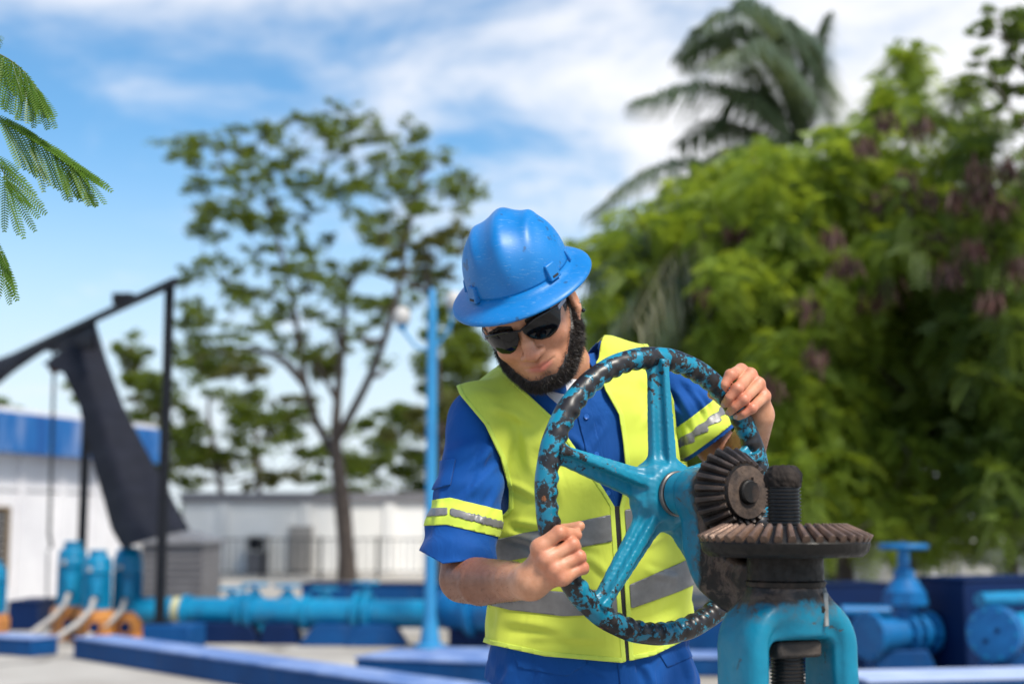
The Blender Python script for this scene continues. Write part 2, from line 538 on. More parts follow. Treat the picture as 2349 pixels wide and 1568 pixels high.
def grimy(name, direction, origin, lo, hi, wav=0.02, scale=16):
    """turquoise paint that turns to caked grease and dust along a direction (a build-up with a ragged edge)"""
    m, t, b = new_mat(name)
    v = coords(t)
    sub = N(t, "ShaderNodeVectorMath", operation='SUBTRACT'); t.links.new(v, sub.inputs[0]); sub.inputs[1].default_value = origin
    dt = N(t, "ShaderNodeVectorMath", operation='DOT_PRODUCT'); t.links.new(sub.outputs[0], dt.inputs[0]); dt.inputs[1].default_value = direction
    n1 = noise(t, v, scale, 7, 0.68, 0.6); n2 = noise(t, v, 70, 5); n3 = noise(t, v, 9, 5, 0.6)
    pos = math_(t, 'ADD', dt.outputs['Value'], math_(t, 'MULTIPLY', math_(t, 'SUBTRACT', n1, 0.5), wav * 6))
    mk = step(t, pos, lo, hi); edge = step(t, pos, lo - 0.035, hi)
    paint = ramp(t, n3, [(0.3, (0.003, 0.15, 0.245)), (0.7, (0.004, 0.22, 0.34))])
    paint = mix(t, math_(t, 'MULTIPLY', step(t, n1, 0.605, 0.635), 0.85), paint, (0.085, 0.055, 0.038))
    paint = mix(t, math_(t, 'MULTIPLY', math_(t, 'MULTIPLY', edge, step(t, n2, 0.40, 0.62)), 0.75), paint, (0.10, 0.075, 0.055))
    gr = ramp(t, n1, [(0.38, (0.004, 0.0035, 0.003)), (0.50, (0.014, 0.010, 0.008)), (0.60, (0.10, 0.070, 0.052))])
    t.links.new(mix(t, mk, paint, gr), b.inputs['Base Color'])
    t.links.new(math_(t, 'ADD', math_(t, 'MULTIPLY', n2, 0.5), 0.18), b.inputs['Roughness'])
    b.inputs['Specular IOR Level'].default_value = 0.35
    bump(t, b, math_(t, 'ADD', math_(t, 'MULTIPLY', mk, 0.6), math_(t, 'ADD', math_(t, 'MULTIPLY', n2, 0.5), math_(t, 'MULTIPLY', step(t, n1, 0.605, 0.635), -0.5))), 0.6, 0.0025)
    return m
# ------------------------------------------------------------------ gate valve actuator with handwheel and bevel gears
AX = R(33)
WN = np.array((math.sin(AX), -math.cos(AX), 0.0))      # shaft direction, wheel -> gears
WU = np.array((math.cos(AX), math.sin(AX), 0.0)); WV = np.array((0, 0, 1.0))
WC = D(1512, 1133, 2.72)                               # centre of the wheel rim
RIM_R, RIM_T = 0.2605, 0.0212
def _stem():
    lo, hi = 0.1, 0.6
    for _ in range(50):
        m = (lo + hi) / 2; p = (WC + WN * m)[None]
        if pix(p)[0][0] < 1797: lo = m
        else: hi = m
    return WC + WN * lo
ST_C = _stem()                                         # shaft axis meets stem axis here
SH = float(np.linalg.norm(ST_C - WC))
Z0 = WC[2]
def rim_pt(deg, r=RIM_R): 
    a = R(deg); return WC + r * (math.cos(a) * WU + math.sin(a) * WV)

def build_valve():
    base = (ST_C[0], ST_C[1], 0.0)
    T = thing("gate_valve", base, "turquoise iron valve stand with greasy black gears and a large worn handwheel", "valve")
    # --- rim with finger bumps
    n, m = 576, 22
    th = np.linspace(0, 2 * math.pi, n, endpoint=False); ph = np.linspace(0, 2 * math.pi, m, endpoint=False)
    TH, PH = np.meshgrid(th, ph, indexing='ij')
    lump = np.clip(0.25 - np.cos(PH) + 0.5 * np.sin(PH), 0, 1.4)
    rad = RIM_T + 0.0012 * np.cos(60 * TH) * lump + 0.0006 * np.sin(5 * TH + 1) + 0.0004 * np.sin(23 * TH)
    er = np.cos(TH)[..., None] * WU + np.sin(TH)[..., None] * WV
    V = WC + er * (RIM_R + rad * np.cos(PH))[..., None] + (rad * np.sin(PH))[..., None] * WN
    idx = np.arange(n * m).reshape(n, m)
    F = np.stack((idx, np.roll(idx, -1, 1), np.roll(np.roll(idx, -1, 0), -1, 1), np.roll(idx, -1, 0)), -1).reshape(-1, 4)
    wheel = link("handwheel", mesh_from("handwheel_rim", V.reshape(-1, 3), F), M_RIM, T, label="worn turquoise and black rim with finger bumps")
    origin(wheel, WC)
    # --- spider (hub and five spokes) as one cast shape, cut into its parts
    ang = [R(91 + 72 * k) for k in range(5)]
    def spider(p):
        q = p - WC; x, y, w = q @ WU, q @ WV, q @ WN
        rr = np.hypot(x, y)
        d = smax(rr - 0.058 + 0.12 * np.clip(w, 0, 1) , np.abs(w - 0.012) - 0.036, 0.012)
        dr = np.full(len(p), 1.0)
        for a in ang:
            s = x * math.cos(a) + y * math.sin(a); t = -x * math.sin(a) + y * math.cos(a)
            hw = 0.0335 - 0.0160 * np.clip(s / 0.24, 0, 1) + 0.016 * np.clip((s - 0.222) / 0.03, 0, 1) ** 2
            off = 0.016 * (1 - np.clip(s / 0.24, 0, 1))
            fl = smax(np.abs(t) - hw, np.abs(w - off) - 0.0095, 0.006)
            rb = smax(np.abs(t + 0.004) - hw * 0.33, np.abs(w - off - 0.013) - 0.0160, 0.003)
            lim = np.abs(s - 0.13) - 0.127
            d = smin(d, smax(fl, lim, 0.004), 0.030)
            dr = np.minimum(dr, smax(rb, lim, 0.004))
        d = smin(d, dr, 0.006)
        return d + 0.0006 * np.sin(q @ np.array((310., 200, 260))) * np.sin(q @ np.array((-170., 340, 220)))
    V, F = sdf_mesh(spider, WC - 0.29, WC + 0.29, 0.0031, 2.0)
    V = relax(V, F, 1, 0.4)
    q = V - WC; x, y = q @ WU, q @ WV; rr = np.hypot(x, y); an = np.arctan2(y, x)
    v, f = clip(V, F, 0.085 - rr)
    hub = origin(link("hub", mesh_from("hub", v, f), M_HUB, wheel), WC)
    for a in ang:
        dl = (an - a + math.pi) % (2 * math.pi) - math.pi
        v, f = clip(V, F, np.minimum(rr - 0.085, (R(36) - np.abs(dl)) * 0.1))
        origin(link("spoke", mesh_from("spoke", v, f), M_SPOKE, wheel), WC)
    MB().lathe(WC, WN, [(0.019, -0.045), (0.019, -0.03), (0.017, -0.022)], 6).put("hub_nut", M_GREASE, wheel)
    # --- shaft and bearing sleeve
    MB().lathe(WC, WN, [(0.024, 0.02), (0.024, SH - 0.13)], 24).put("drive_shaft", M_GREASE, T)
    MB().lathe(WC, WN, [(0.040, 0.050), (0.0425, 0.052), (0.0425, 0.058), (0.040, 0.060)], 40).put("washer", simple("dull_steel_ring", (0.22, 0.21, 0.2), (0.05, 0.04, 0.04), 0.4, 0.6, 20), T)
    MB().lathe(WC, WN, [(0.036, 0.0605), (0.040, 0.064), (0.0415, 0.075), (0.0425, 0.155), (0.05, SH - 0.158), (0.05, SH - 0.150)], 40).put("bearing_sleeve", M_HUB, T)
    # --- bracket: curved web from the sleeve down to the collar
    BN = np.cross(WN, WV)
    def bracket(p):
        q = p - np.array((ST_C[0], ST_C[1], 0)); e = -(q @ WN); t = q @ BN; z = q[:, 2] - Z0
        # ring segment between an outer and an inner curve
        def dist2(pts, r0, r1):
            d = None
            for i in range(len(pts) - 1):
                a, b = np.array(pts[i]), np.array(pts[i + 1]); ab = b - a
                P = np.stack((e, z), 1)
                k = np.clip(((P - a) @ ab) / (ab @ ab), 0, 1)
                c = np.linalg.norm(P - a - k[:, None] * ab, axis=1) - (r0 + (r1 - r0) * (i + k) / (len(pts) - 1))
                d = c if d is None else np.minimum(d, c)
            return d
        w = dist2([(0.205, -0.035), (0.205, -0.095), (0.175, -0.145), (0.125, -0.172), (0.06, -0.185)], 0.038, 0.036)
        w = smin(w, dist2([(0.155, -0.12), (0.10, -0.15), (0.05, -0.155)], 0.03, 0.035), 0.02)
        d = smax(w, np.abs(t) - 0.032, 0.016)
        top = np.hypot(t, z) - 0.047
        d = smin(d, smax(top, np.abs(e - 0.205) - 0.04, 0.01), 0.015)
        return d + 0.0015 * wob(p, 55, 6, 2)
    V, F = sdf_mesh(bracket, ST_C + np.array((-0.26, -0.08, -0.26)), ST_C + np.array((0.06, 0.32, 0.08)), 0.0035, 2.0)
    mg = grimy("grimy_bracket_paint", tuple(WN), (float(ST_C[0]), float(ST_C[1]), 0.0), -0.196, -0.182, 0.012, 22)
    link("bracket", mesh_from("bracket", V, F), mg, T, label="curved bracket caked in grease and dust towards the gears")
    # --- pinion
    NP, NG = 22, 40
    S0 = np.array((ST_C[0], ST_C[1], Z0))
    pa = -WN
    pin = MB().lathe(S0, pa, [(0.012, 0.090), (0.0475, 0.090), (0.0495, 0.094), (0.072, 0.142), (0.070, 0.152), (0.03, 0.152)], 44).put("pinion_gear", M_GREASE, T, label="dark small bevel gear on the drive shaft")
    MB().lathe(S0, pa, [(0.026, 0.0875), (0.0465, 0.0875), (0.0465, 0.0898)], 44).put("gear_face", M_FACE, pin)
    MB().lathe(S0, pa, [(0.0185, 0.079), (0.021, 0.081), (0.0225, 0.0885), (0.027, 0.0885)], 32).put("shaft_end", M_GREASE, pin)
    u, v_, a_ = frame(pa)
    MB().box(S0 + pa * 0.084 + u * -0.012 + v_ * 0.021, (0.010, 0.010, 0.010), rz=0.4).put("key", M_FACE, pin)
    def tooth_mesh(r0, h0, r1, h1, nrm, w0, w1, ht, nm):
        # radial section from (r0,h0) to (r1,h1); nrm = outward normal in (r,h)
        V = []
        for (r, h, w) in ((r0, h0, w0), (r1, h1, w1)):
            k = w / w1
            for (dn, ww) in ((-0.004, 1.0), (0.004 * k, 0.95), (ht * k, 0.52)):
                V += [(r + nrm[0] * dn, -w * ww / 2, h + nrm[1] * dn), (r + nrm[0] * dn, w * ww / 2, h + nrm[1] * dn)]
        F = [(0, 2, 3, 1), (2, 4, 5, 3), (6, 7, 9, 8), (8, 9, 11, 10), (0, 6, 8, 2), (2, 8, 10, 4), (4, 10, 11, 5), (5, 11, 9, 3), (3, 9, 7, 1), (0, 1, 7, 6)]
        V = np.array(V); V[:, 1] += 0.0
        me = mesh_from(nm, V, F, False)
        bm = bmesh.new(); bm.from_mesh(me); bmesh.ops.recalc_face_normals(bm, faces=bm.faces)
        bmesh.ops.bevel(bm, geom=[e for e in bm.edges if e.calc_face_angle(0) > 0.4], offset=0.0009, segments=1, affect='EDGES')
        bm.to_mesh(me); bm.free(); return me
    al = math.atan2(0.078, 0.144)       # pinion cone half angle
    # pinion teeth (local: x radial, z along pa)
    tm = tooth_mesh(0.0495, 0.094, 0.0725, 0.1425, (math.cos(al), -math.sin(al)), 0.0095, 0.0145, 0.0115, "pinion_tooth")
    tm.materials.append(simple("dark_worn_tooth", (0.075, 0.050, 0.038), (0.008, 0.006, 0.005), 0.5, 0.2, 26, 0.6, 120, 0.002))
    B = np.array((u, v_, a_)).T
    for k in range(NP):
        t = link("tooth", tm, None, pin)
        rot = Matrix([list(B[0]) + [S0[0]], list(B[1]) + [S0[1]], list(B[2]) + [S0[2]], [0, 0, 0, 1]]) @ Matrix.Rotation(2 * math.pi * k / NP + 0.1, 4, 'Z')
        t.matrix_basis = rot
    # --- bevel gear
    gear = MB().lathe(S0, (0, 0, 1), [(0.05, -0.160), (0.066, -0.160), (0.068, -0.152), (0.064, -0.149), (0.064, -0.112), (0.128, -0.110), (0.139, -0.101), (0.1425, -0.087), (0.1405, -0.0835), (0.098, -0.060), (0.090, -0.058), (0.03, -0.058)], 80).put("bevel_gear", M_GREASE, T, label="large dark horizontal bevel gear with worn teeth")
    tm2 = tooth_mesh(0.099, -0.0605, 0.1425, -0.0835, (math.sin(al), math.cos(al)), 0.0098, 0.0138, 0.0108, "gear_tooth")
    tm2.materials.append(M_TOOTH)
    for k in range(NG):
        t = link("tooth", tm2, None, gear)
        t.matrix_basis = Matrix.Translation(S0) @ Matrix.Rotation(2 * math.pi * (k + 0.35) / NG, 4, 'Z')
    # --- threaded stem
    prof = [(0.001, 0.030), (0.012, 0.029), (0.022, 0.026), (0.026, 0.018)]
    z = 0.016
    while z > -0.072:
        prof += [(0.0262, z), (0.0264, z - 0.0016), (0.0295, z - 0.0032), (0.0295, z - 0.0042)]; z -= 0.0062
    prof += [(0.026, z), (0.026, -0.17)]; z = -0.235
    while z > -0.42:
        prof += [(0.0262, z), (0.0264, z - 0.0016), (0.0295, z - 0.0032), (0.0295, z - 0.0042)]; z -= 0.0062
    prof += [(0.026, z), (0.026, -0.9)]
    MB().lathe(S0, (0, 0, 1), prof[::-1], 40).put("threaded_stem", M_STEM, T)
    def dome(p):
        q = p - S0
        d = smin(smax(np.hypot(q[:, 0], q[:, 1]) - 0.0305 + 0.62 * np.clip(q[:, 2] - 0.030, 0, 1), q[:, 2] - 0.043, 0.006), ell(q, (0, 0, 0.020), (0.031, 0.031, 0.018)), 0.004)
        d = smax(d, 0.006 - q[:, 2], 0.003)
        return d - 0.0011 * wob(p, 210, 8, 3) - 0.0008 * wob(p, 480, 8, 5)
    V, F = sdf_mesh(dome, S0 + np.array((-0.045, -0.045, -0.01)), S0 + np.array((0.045, 0.045, 0.06)), 0.0017, 1.8)
    link("dried_grease_cap", mesh_from("dried_grease_cap", V, F), simple("dried_brown_grease", (0.035, 0.026, 0.021), (0.009, 0.007, 0.006), 0.8, 0, 60, 0.6, 160, 0.002, spec=0.2), T)
    # --- yoke
    YA = R(26); yw = np.array((math.cos(YA), math.sin(YA), 0)); yd = np.array((math.sin(YA), -math.cos(YA), 0))
    def yoke(p):
        q = p - np.array((ST_C[0], ST_C[1], 0)); x, t, z = q @ yw, q @ yd, q[:, 2] - Z0
        # arch outline: half width 0.107, round shoulders
        cx = np.maximum(np.abs(x) - 0.022, 0); cz = np.maximum(z + 0.262, 0)
        out = np.hypot(cx, cz) - 0.085
        web = smax(out, np.abs(t) - 0.034, 0.014)
        fl = smax(np.abs(out + 0.016) - 0.018, np.abs(t) - 0.058, 0.018)
        d = smin(web, fl, 0.02)
        neck = smax(np.maximum(np.hypot(x * 0.92, t) - 0.062, z + 0.158), -(z + 0.30), 0.012)
        d = smin(d, neck, 0.022)
        ox = np.maximum(np.abs(x) - 0.048, 0); oz = np.maximum(z + 0.264, 0)
        op = np.hypot(ox, oz) - 0.020
        d = smax(d, -op, 0.012)
        lip = smax(np.abs(op - 0.007) - 0.007, np.abs(t) - 0.043, 0.008)
        d = smin(d, lip, 0.008)
        d = smax(d, -(z + 0.86), 0.01)
        return d + 0.0008 * wob(p, 60, 6, 3)
    V, F = sdf_mesh(yoke, np.array((ST_C[0] - 0.16, ST_C[1] - 0.16, Z0 - 0.90)), np.array((ST_C[0] + 0.16, ST_C[1] + 0.16, Z0 - 0.10)), 0.004, 2.0)
    mg = grimy("grimy_yoke_paint", (0, 0, 1), (0, 0, float(Z0)), -0.190, -0.178, 0.012, 18)
    link("yoke", mesh_from("yoke", V, F), mg, T, label="turquoise arched yoke round the stem, greasy at the top")
    fr = yd * 0.0585
    MB().box(S0 + fr * 0.95 + yw * 0.036 + np.array((0, 0, -0.196)), (0.009, 0.014, 0.056), rz=YA).put("guide_strip", simple("scratched_grey_paint", (0.34, 0.36, 0.36), (0.16, 0.15, 0.13), 0.5, 0.1, 30, 0.3), T, bev=0.002)
    MB().lathe(S0 + fr * 0.98 + yw * 0.026 + np.array((0, 0, -0.196)), yd, [(0.009, -0.004), (0.009, 0.004), (0.006, 0.006)], 6).put("bolt", M_GREASE, T)
    MB().box(S0 + np.array((0, 0, -0.262)) + yd * 0.0, (0.09, 0.075, 0.028), rz=YA).put("stem_nut", M_DUST, T, bev=0.006)
    # --- stand down to the ground
    MB().lathe((ST_C[0], ST_C[1], 0), (0, 0, 1), [(0.19, 0.0), (0.19, 0.03), (0.13, 0.035), (0.10, 0.06), (0.10, 0.36), (0.14, 0.40), (0.14, 0.44), (0.09, 0.45)], 40).put("pedestal", M_BODY, T)
    for k in range(8):
        a = k * math.pi / 4
        MB().lathe((ST_C[0] + 0.162 * math.cos(a), ST_C[1] + 0.162 * math.sin(a), 0.028), (0, 0, 1), [(0.014, 0), (0.014, 0.014)], 6).put("bolt", M_GREASE, T)
    return T
VALVE = build_valve()
# ------------------------------------------------------------------ the worker
def vnormals(V, F):
    T = tris(F); n = np.cross(V[T[:, 1]] - V[T[:, 0]], V[T[:, 2]] - V[T[:, 0]])
    o = np.zeros_like(V)
    for i in range(3): np.add.at(o, T[:, i], n)
    return o / (np.linalg.norm(o, axis=1)[:, None] + 1e-12)
def rotm(axis, deg): return np.array(Matrix.Rotation(R(deg), 3, axis))
def in_poly(poly, x, y):
    """signed pixel distance to a polygon, positive inside"""
    P = np.array(poly, float); n = len(P); ins = np.zeros(len(x), bool); d = np.full(len(x), 1e9)
    for i in range(n):
        a, b = P[i], P[(i + 1) % n]
        ins ^= ((a[1] > y) != (b[1] > y)) & (x < (b[0] - a[0]) * (y - a[1]) / (b[1] - a[1] + 1e-12) + a[0])
        ab = b - a; t = np.clip(((x - a[0]) * ab[0] + (y - a[1]) * ab[1]) / (ab @ ab), 0, 1)
        d = np.minimum(d, np.hypot(x - a[0] - t * ab[0], y - a[1] - t * ab[1]))
    return np.where(ins, d, -d)
def line(pts, x):
    P = np.array(pts, float); return np.interp(x, P[:, 0], P[:, 1])
def put_mesh(name, V, F, mat, parent, solid=0.0, **kw):
    o = link(name, mesh_from(name, V, F), mat, parent, **kw)
    if solid:
        m = o.modifiers.new("cloth", 'SOLIDIFY'); m.thickness = solid; m.offset = -1
    return o

# ---- materials of the figure
def skin():
    m, t, b = new_mat("tanned_skin")
    v = coords(t)
    at = N(t, "ShaderNodeAttribute"); at.attribute_name = "tint"
    n = noise(t, v, 60, 5, 0.6); n2 = noise(t, v, 420, 3)
    base = ramp(t, n, [(0.3, (0.50, 0.225, 0.118)), (0.7, (0.62, 0.305, 0.18))])
    base = mix(t, 1.0, base, at.outputs['Color'], 'MULTIPLY')
    base = mix(t, math_(t, 'MULTIPLY', step(t, n2, 0.60, 0.75), 0.22), base, (0.22, 0.085, 0.05))
    t.links.new(base, b.inputs['Base Color'])
    b.inputs['Roughness'].default_value = 0.47
    b.inputs['Subsurface Weight'].default_value = 0.12
    b.inputs['Subsurface Radius'].default_value = (0.012, 0.005, 0.003)
    b.inputs['Subsurface Scale'].default_value = 0.6
    bump(t, b, math_(t, 'ADD', n2, noise(t, v, 160, 4)), 0.22, 0.0012)
    return m
M_SKIN = skin()
M_BEARD = simple("dark_brown_hair", (0.032, 0.021, 0.016), (0.010, 0.007, 0.006), 0.5, 0, 90)
M_ARMH = simple("brown_arm_hair", (0.06, 0.035, 0.025), (0.04, 0.025, 0.02), 0.6)
M_SHIRT = fabric("royal_blue_twill", (0.0006, 0.072, 0.305), (0.0004, 0.052, 0.23), 0.8, fold=0.55, foldscale=17)
M_VEST = fabric("lime_mesh_polyester", (0.63, 0.70, 0.085), (0.54, 0.62, 0.065), 0.7, fold=0.55, foldscale=10)
M_PIPING = fabric("lime_binding", (0.60, 0.72, 0.10), (0.54, 0.66, 0.08), 0.7, fold=0.1)
M_BAND = fabric("lime_sleeve_band", (0.60, 0.72, 0.08), (0.54, 0.66, 0.07), 0.7, fold=0.2)
M_GREY = simple("retroreflective_grey", (0.20, 0.195, 0.195), (0.155, 0.15, 0.15), 0.42, 0.15, 60, 0.25, 400, 0.001)
M_ZIP = simple("black_zip", (0.012, 0.012, 0.014), (0.006, 0.006, 0.007), 0.6, 0, 60, 0.5, 600, 0.001)
M_WHITE = fabric("white_tee", (0.75, 0.75, 0.78), (0.68, 0.68, 0.72), 0.85)
M_NAVY = fabric("navy_trousers", (0.014, 0.016, 0.030), (0.010, 0.011, 0.02), 0.85)
M_BOOT = simple("black_boot", (0.02, 0.018, 0.016), None, 0.5, 0, 12, 0.3)
def helmet_mat():
    m, t, b = new_mat("blue_safety_plastic")
    v = coords(t)
    n = noise(t, v, 9, 5); sc = noise(t, coords(t, scale=(1, 1, 5)), 60, 5, 0.7); sp = noise(t, v, 34, 3)
    c = ramp(t, n, [(0.3, (0.0, 0.140, 0.41)), (0.7, (0.0, 0.175, 0.50))])
    c = mix(t, math_(t, 'MULTIPLY', step(t, sp, 0.645, 0.70), 0.55), c, (0.02, 0.03, 0.05))
    c = mix(t, math_(t, 'MULTIPLY', step(t, sc, 0.57, 0.72), 0.30), c, (0.30, 0.45, 0.60))
    t.links.new(c, b.inputs['Base Color'])
    t.links.new(ramp(t, n, [(0.3, (0.36,) * 3), (0.7, (0.54,) * 3)]), b.inputs['Roughness'])
    bump(t, b, sc, 0.05, 0.001)
    return m
M_HELM = helmet_mat()
M_LENS = simple("dark_glossy_lens", (0.004, 0.003, 0.005), (0.003, 0.003, 0.004), 0.06, 0, 5, spec=0.32)
M_FRAME = simple("black_frame", (0.012, 0.010, 0.014), None, 0.3)

# ---- joints, from the photograph and the wheel they touch
TY = R(17)
TX_, TB_ = np.array((math.cos(TY), math.sin(TY), 0)), np.array((-math.sin(TY), math.cos(TY), 0))   # torso right, torso back
rows = [(1720, 1362, 250, .130), (1640, 1362, 250, .132), (1560, 1358, 246, .135), (1480, 1352, 227, .132), (1400, 1350, 214, .132), (1300, 1350, 208, .132), (1200, 1348, 206, .128),
        (1100, 1342, 210, .122), (1020, 1335, 212, .117), (960, 1320, 208, .112), (915, 1305, 190, .104), (880, 1294, 150, .092), (850, 1288, 95, .07), (830, 1286, 40, .03)]
TYD = 3.04
SL = np.array([[*D(cx, y, TYD)[[0, 2]], hw / FPX * TYD * 1.0, b] for y, cx, hw, b in rows])   # X, z, a, b
SL = SL[np.argsort(SL[:, 1])]
def torso0(p):
    z = p[:, 2]
    cx = np.interp(z, SL[:, 1], SL[:, 0]); a = np.interp(z, SL[:, 1], SL[:, 2]); b = np.interp(z, SL[:, 1], SL[:, 3])
    lean = 0.02 - 0.05 * np.clip((z - 0.9) / 0.6, 0, 1)
    qx = p[:, 0] - cx; qy = p[:, 1] - TYD - lean
    x = qx * TX_[0] + qy * TX_[1]; y = qx * TB_[0] + qy * TB_[1]
    e = 2.35
    f = ((np.abs(x) / a) ** e + (np.abs(y) / b) ** e) ** (1 / e)
    d = (f - 1) * np.minimum(a, b) * 0.95
    return np.maximum(d, z - SL[-1, 1])
RS, RE, RH = D(1098, 968, 2.93), D(1060, 1326, 2.84), D(1052, 1275, 2.855)      # his right shoulder, elbow, sleeve end
LS, LE, LH = D(1518, 866, 3.06), D(1690, 1080, 3.07), D(1628, 1012, 3.065)
def shoulders(p):
    d = cap(p, D(1205, 905, 3.0), RS, 0.066, 0.058)
    return smin(d, cap(p, D(1372, 856, 3.04), LS, 0.066, 0.058), 0.03)
def sleeve_r(p): return cap(p, RS, RS + (RH - RS) * 1.15, 0.060, 0.081)
def sleeve_l(p): return cap(p, LS, LS + (LH - LS) * 1.25, 0.058, 0.073)
def trunk(p): return smin(torso0(p), shoulders(p), 0.05)
def folds(p):
    # soft drapes: long low-frequency waves, pulled diagonally towards the raised shoulder
    return 0.0058 * wob(p, 24, 8, 1, (1.0, 1.0, 0.5)) + 0.0030 * wob(p, 58, 8, 2, (0.55, 1, 1.1))
def creases(p, a, b, amp):
    ax = (b - a) / np.linalg.norm(b - a); s = (p - a) @ ax
    return amp * np.sin(s * 95 + 2.2 * wob(p, 16, 6, 3)) * np.clip(s / 0.08, 0, 1)
def shirt_f(p):
    t = trunk(p)
    r = sleeve_r(p) - 0.004 * wob(p, 34, 8, 4, (1, 1, 0.5)) - creases(p, RS, RH, 0.0030)
    l = sleeve_l(p) - 0.004 * wob(p, 38, 8, 5) - creases(p, LS, LH, 0.0040)
    d = smin(t - folds(p), r, 0.018)
    return smin(d, l, 0.018)
def vest_f(p):
    t = trunk(p)
    st = np.minimum(cap(p, RS, RS + (RH - RS) * 0.28, 0.061, 0.064), cap(p, LS, LS + (LH - LS) * 0.30, 0.059, 0.062))
    lift = 0.011 + 0.004 * np.clip((1.0 - p[:, 2]) / 0.15, 0, 1)
    return smin(t, st, 0.03) - lift - folds(p) - 0.003 * wob(p, 17, 6, 6, (1, 1, 0.4))

# ---- head frame
HM = rotm('Y', -21) @ rotm('Z', -17) @ rotm('X', 27)
H0 = D(1199, 764, 2.765) - HM @ np.array((0, -0.103, 0.0))
HS = np.array((1.19, 1.07, 1.07))
def h2w(q): return (np.asarray(q) * HS) @ HM.T + H0
def w2h(p): return ((p - H0) @ HM) / HS
NB = D(1296, 880, 3.02)                     # base of the neck
NBh = w2h(NB[None])[0]
def head_f(q):
    """head in its own frame: x to his left, -y face, z up, origin between the eyes' height"""
    ax = np.stack((np.abs(q[:, 0]), q[:, 1], q[:, 2]), 1)
    d = ell(q, (0, 0.012, 0.032), (0.076, 0.096, 0.086))
    d = smin(d, ell(q, (0, -0.028, -0.035), (0.064, 0.064, 0.080)), 0.03)
    d = smin(d, cap(ax, (0.057, 0.012, -0.050), (0.020, -0.066, -0.097), 0.021, 0.021), 0.03)
    d = smin(d, ell(q, (0, -0.074, -0.101), (0.026, 0.020, 0.019)), 0.02)
    d = smin(d, ell(ax, (0.037, -0.062, -0.034), (0.024, 0.021, 0.020)), 0.018)
    d = smin(d, cap(ax, (0.0, -0.083, 0.017), (0.045, -0.070, 0.016), 0.013, 0.012), 0.014)
    d = smax(d, -ell(ax, (0.031, -0.098, -0.003), (0.019, 0.016, 0.012)), 0.010)
    d = smin(d, chain(q, [(0, -0.088, 0.004), (0, -0.101, -0.022), (0, -0.110, -0.042)], [0.0080, 0.0105, 0.0130], 0.004), 0.010)
    d = smin(d, ell(ax, (0.0135, -0.100, -0.0445), (0.0090, 0.0110, 0.0080)), 0.006)
    d = smax(d, -ell(ax, (0.0065, -0.1075, -0.0535), (0.0042, 0.006, 0.004)), 0.003)
    d = smin(d, ell(q, (0, -0.080, -0.073), (0.030, 0.018, 0.020)), 0.012)
    d = smin(d, cap(ax, (0.0, -0.0955, -0.0690), (0.025, -0.0835, -0.0690), 0.0060, 0.0026), 0.005)
    d = smin(d, cap(ax, (0.0, -0.0945, -0.0805), (0.021, -0.0850, -0.0728), 0.0072, 0.0030), 0.005)
    d = smax(d, -cap(ax, (0.0, -0.1035, -0.0748), (0.027, -0.0895, -0.0698), 0.0022, 0.0016), 0.003)
    ear = ell(ax, (0.079, 0.020, -0.018), (0.0095, 0.019, 0.033))
    ear = smax(ear, -ell(ax, (0.088, 0.016, -0.014), (0.007, 0.011, 0.019)), 0.004)
    d = smin(d, ear, 0.006)
    d = smin(d, cap(q, (0, 0.032, -0.075), NBh, 0.056, 0.062), 0.022)
    return d
# ---- hands
def rimY(px, py):
    """point of the rim nearest to a pixel"""
    a = np.linspace(0, 2 * math.pi, 721); P = WC + RIM_R * (np.cos(a)[:, None] * WU + np.sin(a)[:, None] * WV)
    x, y = pix(P); return P[np.argmin((x - px) ** 2 + (y - py) ** 2)][1]
def rh(x, y, dy): return D(x, y, rimY(1284, 1258) + dy)
r_fingers = [  # knuckle, middle joint, end joint, tip
    ([rh(1236, 1256, -.034), rh(1283, 1221, -.038), rh(1321, 1226, -.008), rh(1320, 1234, .022)], [.0140, .0128, .0110, .0090]),
    ([rh(1252, 1283, -.038), rh(1313, 1249, -.028), rh(1320, 1254, .012), rh(1296, 1256, .030)], [.0138, .0130, .0108, .0088]),
    ([rh(1271, 1306, -.036), rh(1328, 1276, -.024), rh(1333, 1281, .014), rh(1312, 1286, .030)], [.0132, .0122, .0102, .0084]),
    ([rh(1289, 1325, -.031), rh(1336, 1301, -.018), rh(1340, 1305, .012), rh(1322, 1312, .027)], [.0122, .0110, .0094, .0080])]
r_thumb = ([rh(1240, 1318, -.012), rh(1252, 1262, .012), rh(1292, 1216, .020), rh(1330, 1206, .006)], [.016, .0135, .0115, .0095])
R_WR, R_EL = rh(1216, 1334, .000), RE
def rarm_f(p):
    d = chain(p, [RS, RE, R_EL + (R_WR - R_EL) * 0.30 + np.array((0, 0, -0.004)), R_EL + (R_WR - R_EL) * 0.75, R_WR], [.052, .0455, .0460, .0365, .0310], 0.003)
    d = d - 0.0008 * wob(p, 30, 6, 2)
    palm = None
    for f, r in r_fingers:
        e = cap(p, R_WR + (f[0] - R_WR) * 0.25, f[0] + (f[1] - f[0]) * 0.18, .021, .0132)
        palm = e if palm is None else smin(palm, e, 0.012)
    palm = smin(palm, cap(p, R_WR, rh(1262, 1305, -.016), .025, .017), 0.012)
    d = smin(d, palm, 0.020)
    fg = None
    for f, r in r_fingers:
        e = chain(p, f, r, 0.0015)
        e = smin(e, np.linalg.norm(p - f[1], axis=1) - r[1] * 1.06, 0.004)
        fg = e if fg is None else smin(fg, e, 0.0028)
    d = smin(d, fg, 0.007)
    for f, r in r_fingers: d = smin(d, np.linalg.norm(p - f[0] - np.array((0, -.002, .001)), axis=1) - 0.0142, 0.008)
    return smin(d, chain(p, *r_thumb, 0.005), 0.006)
def lh(x, y, dy): return D(x, y, rimY(1692, 908) + dy)
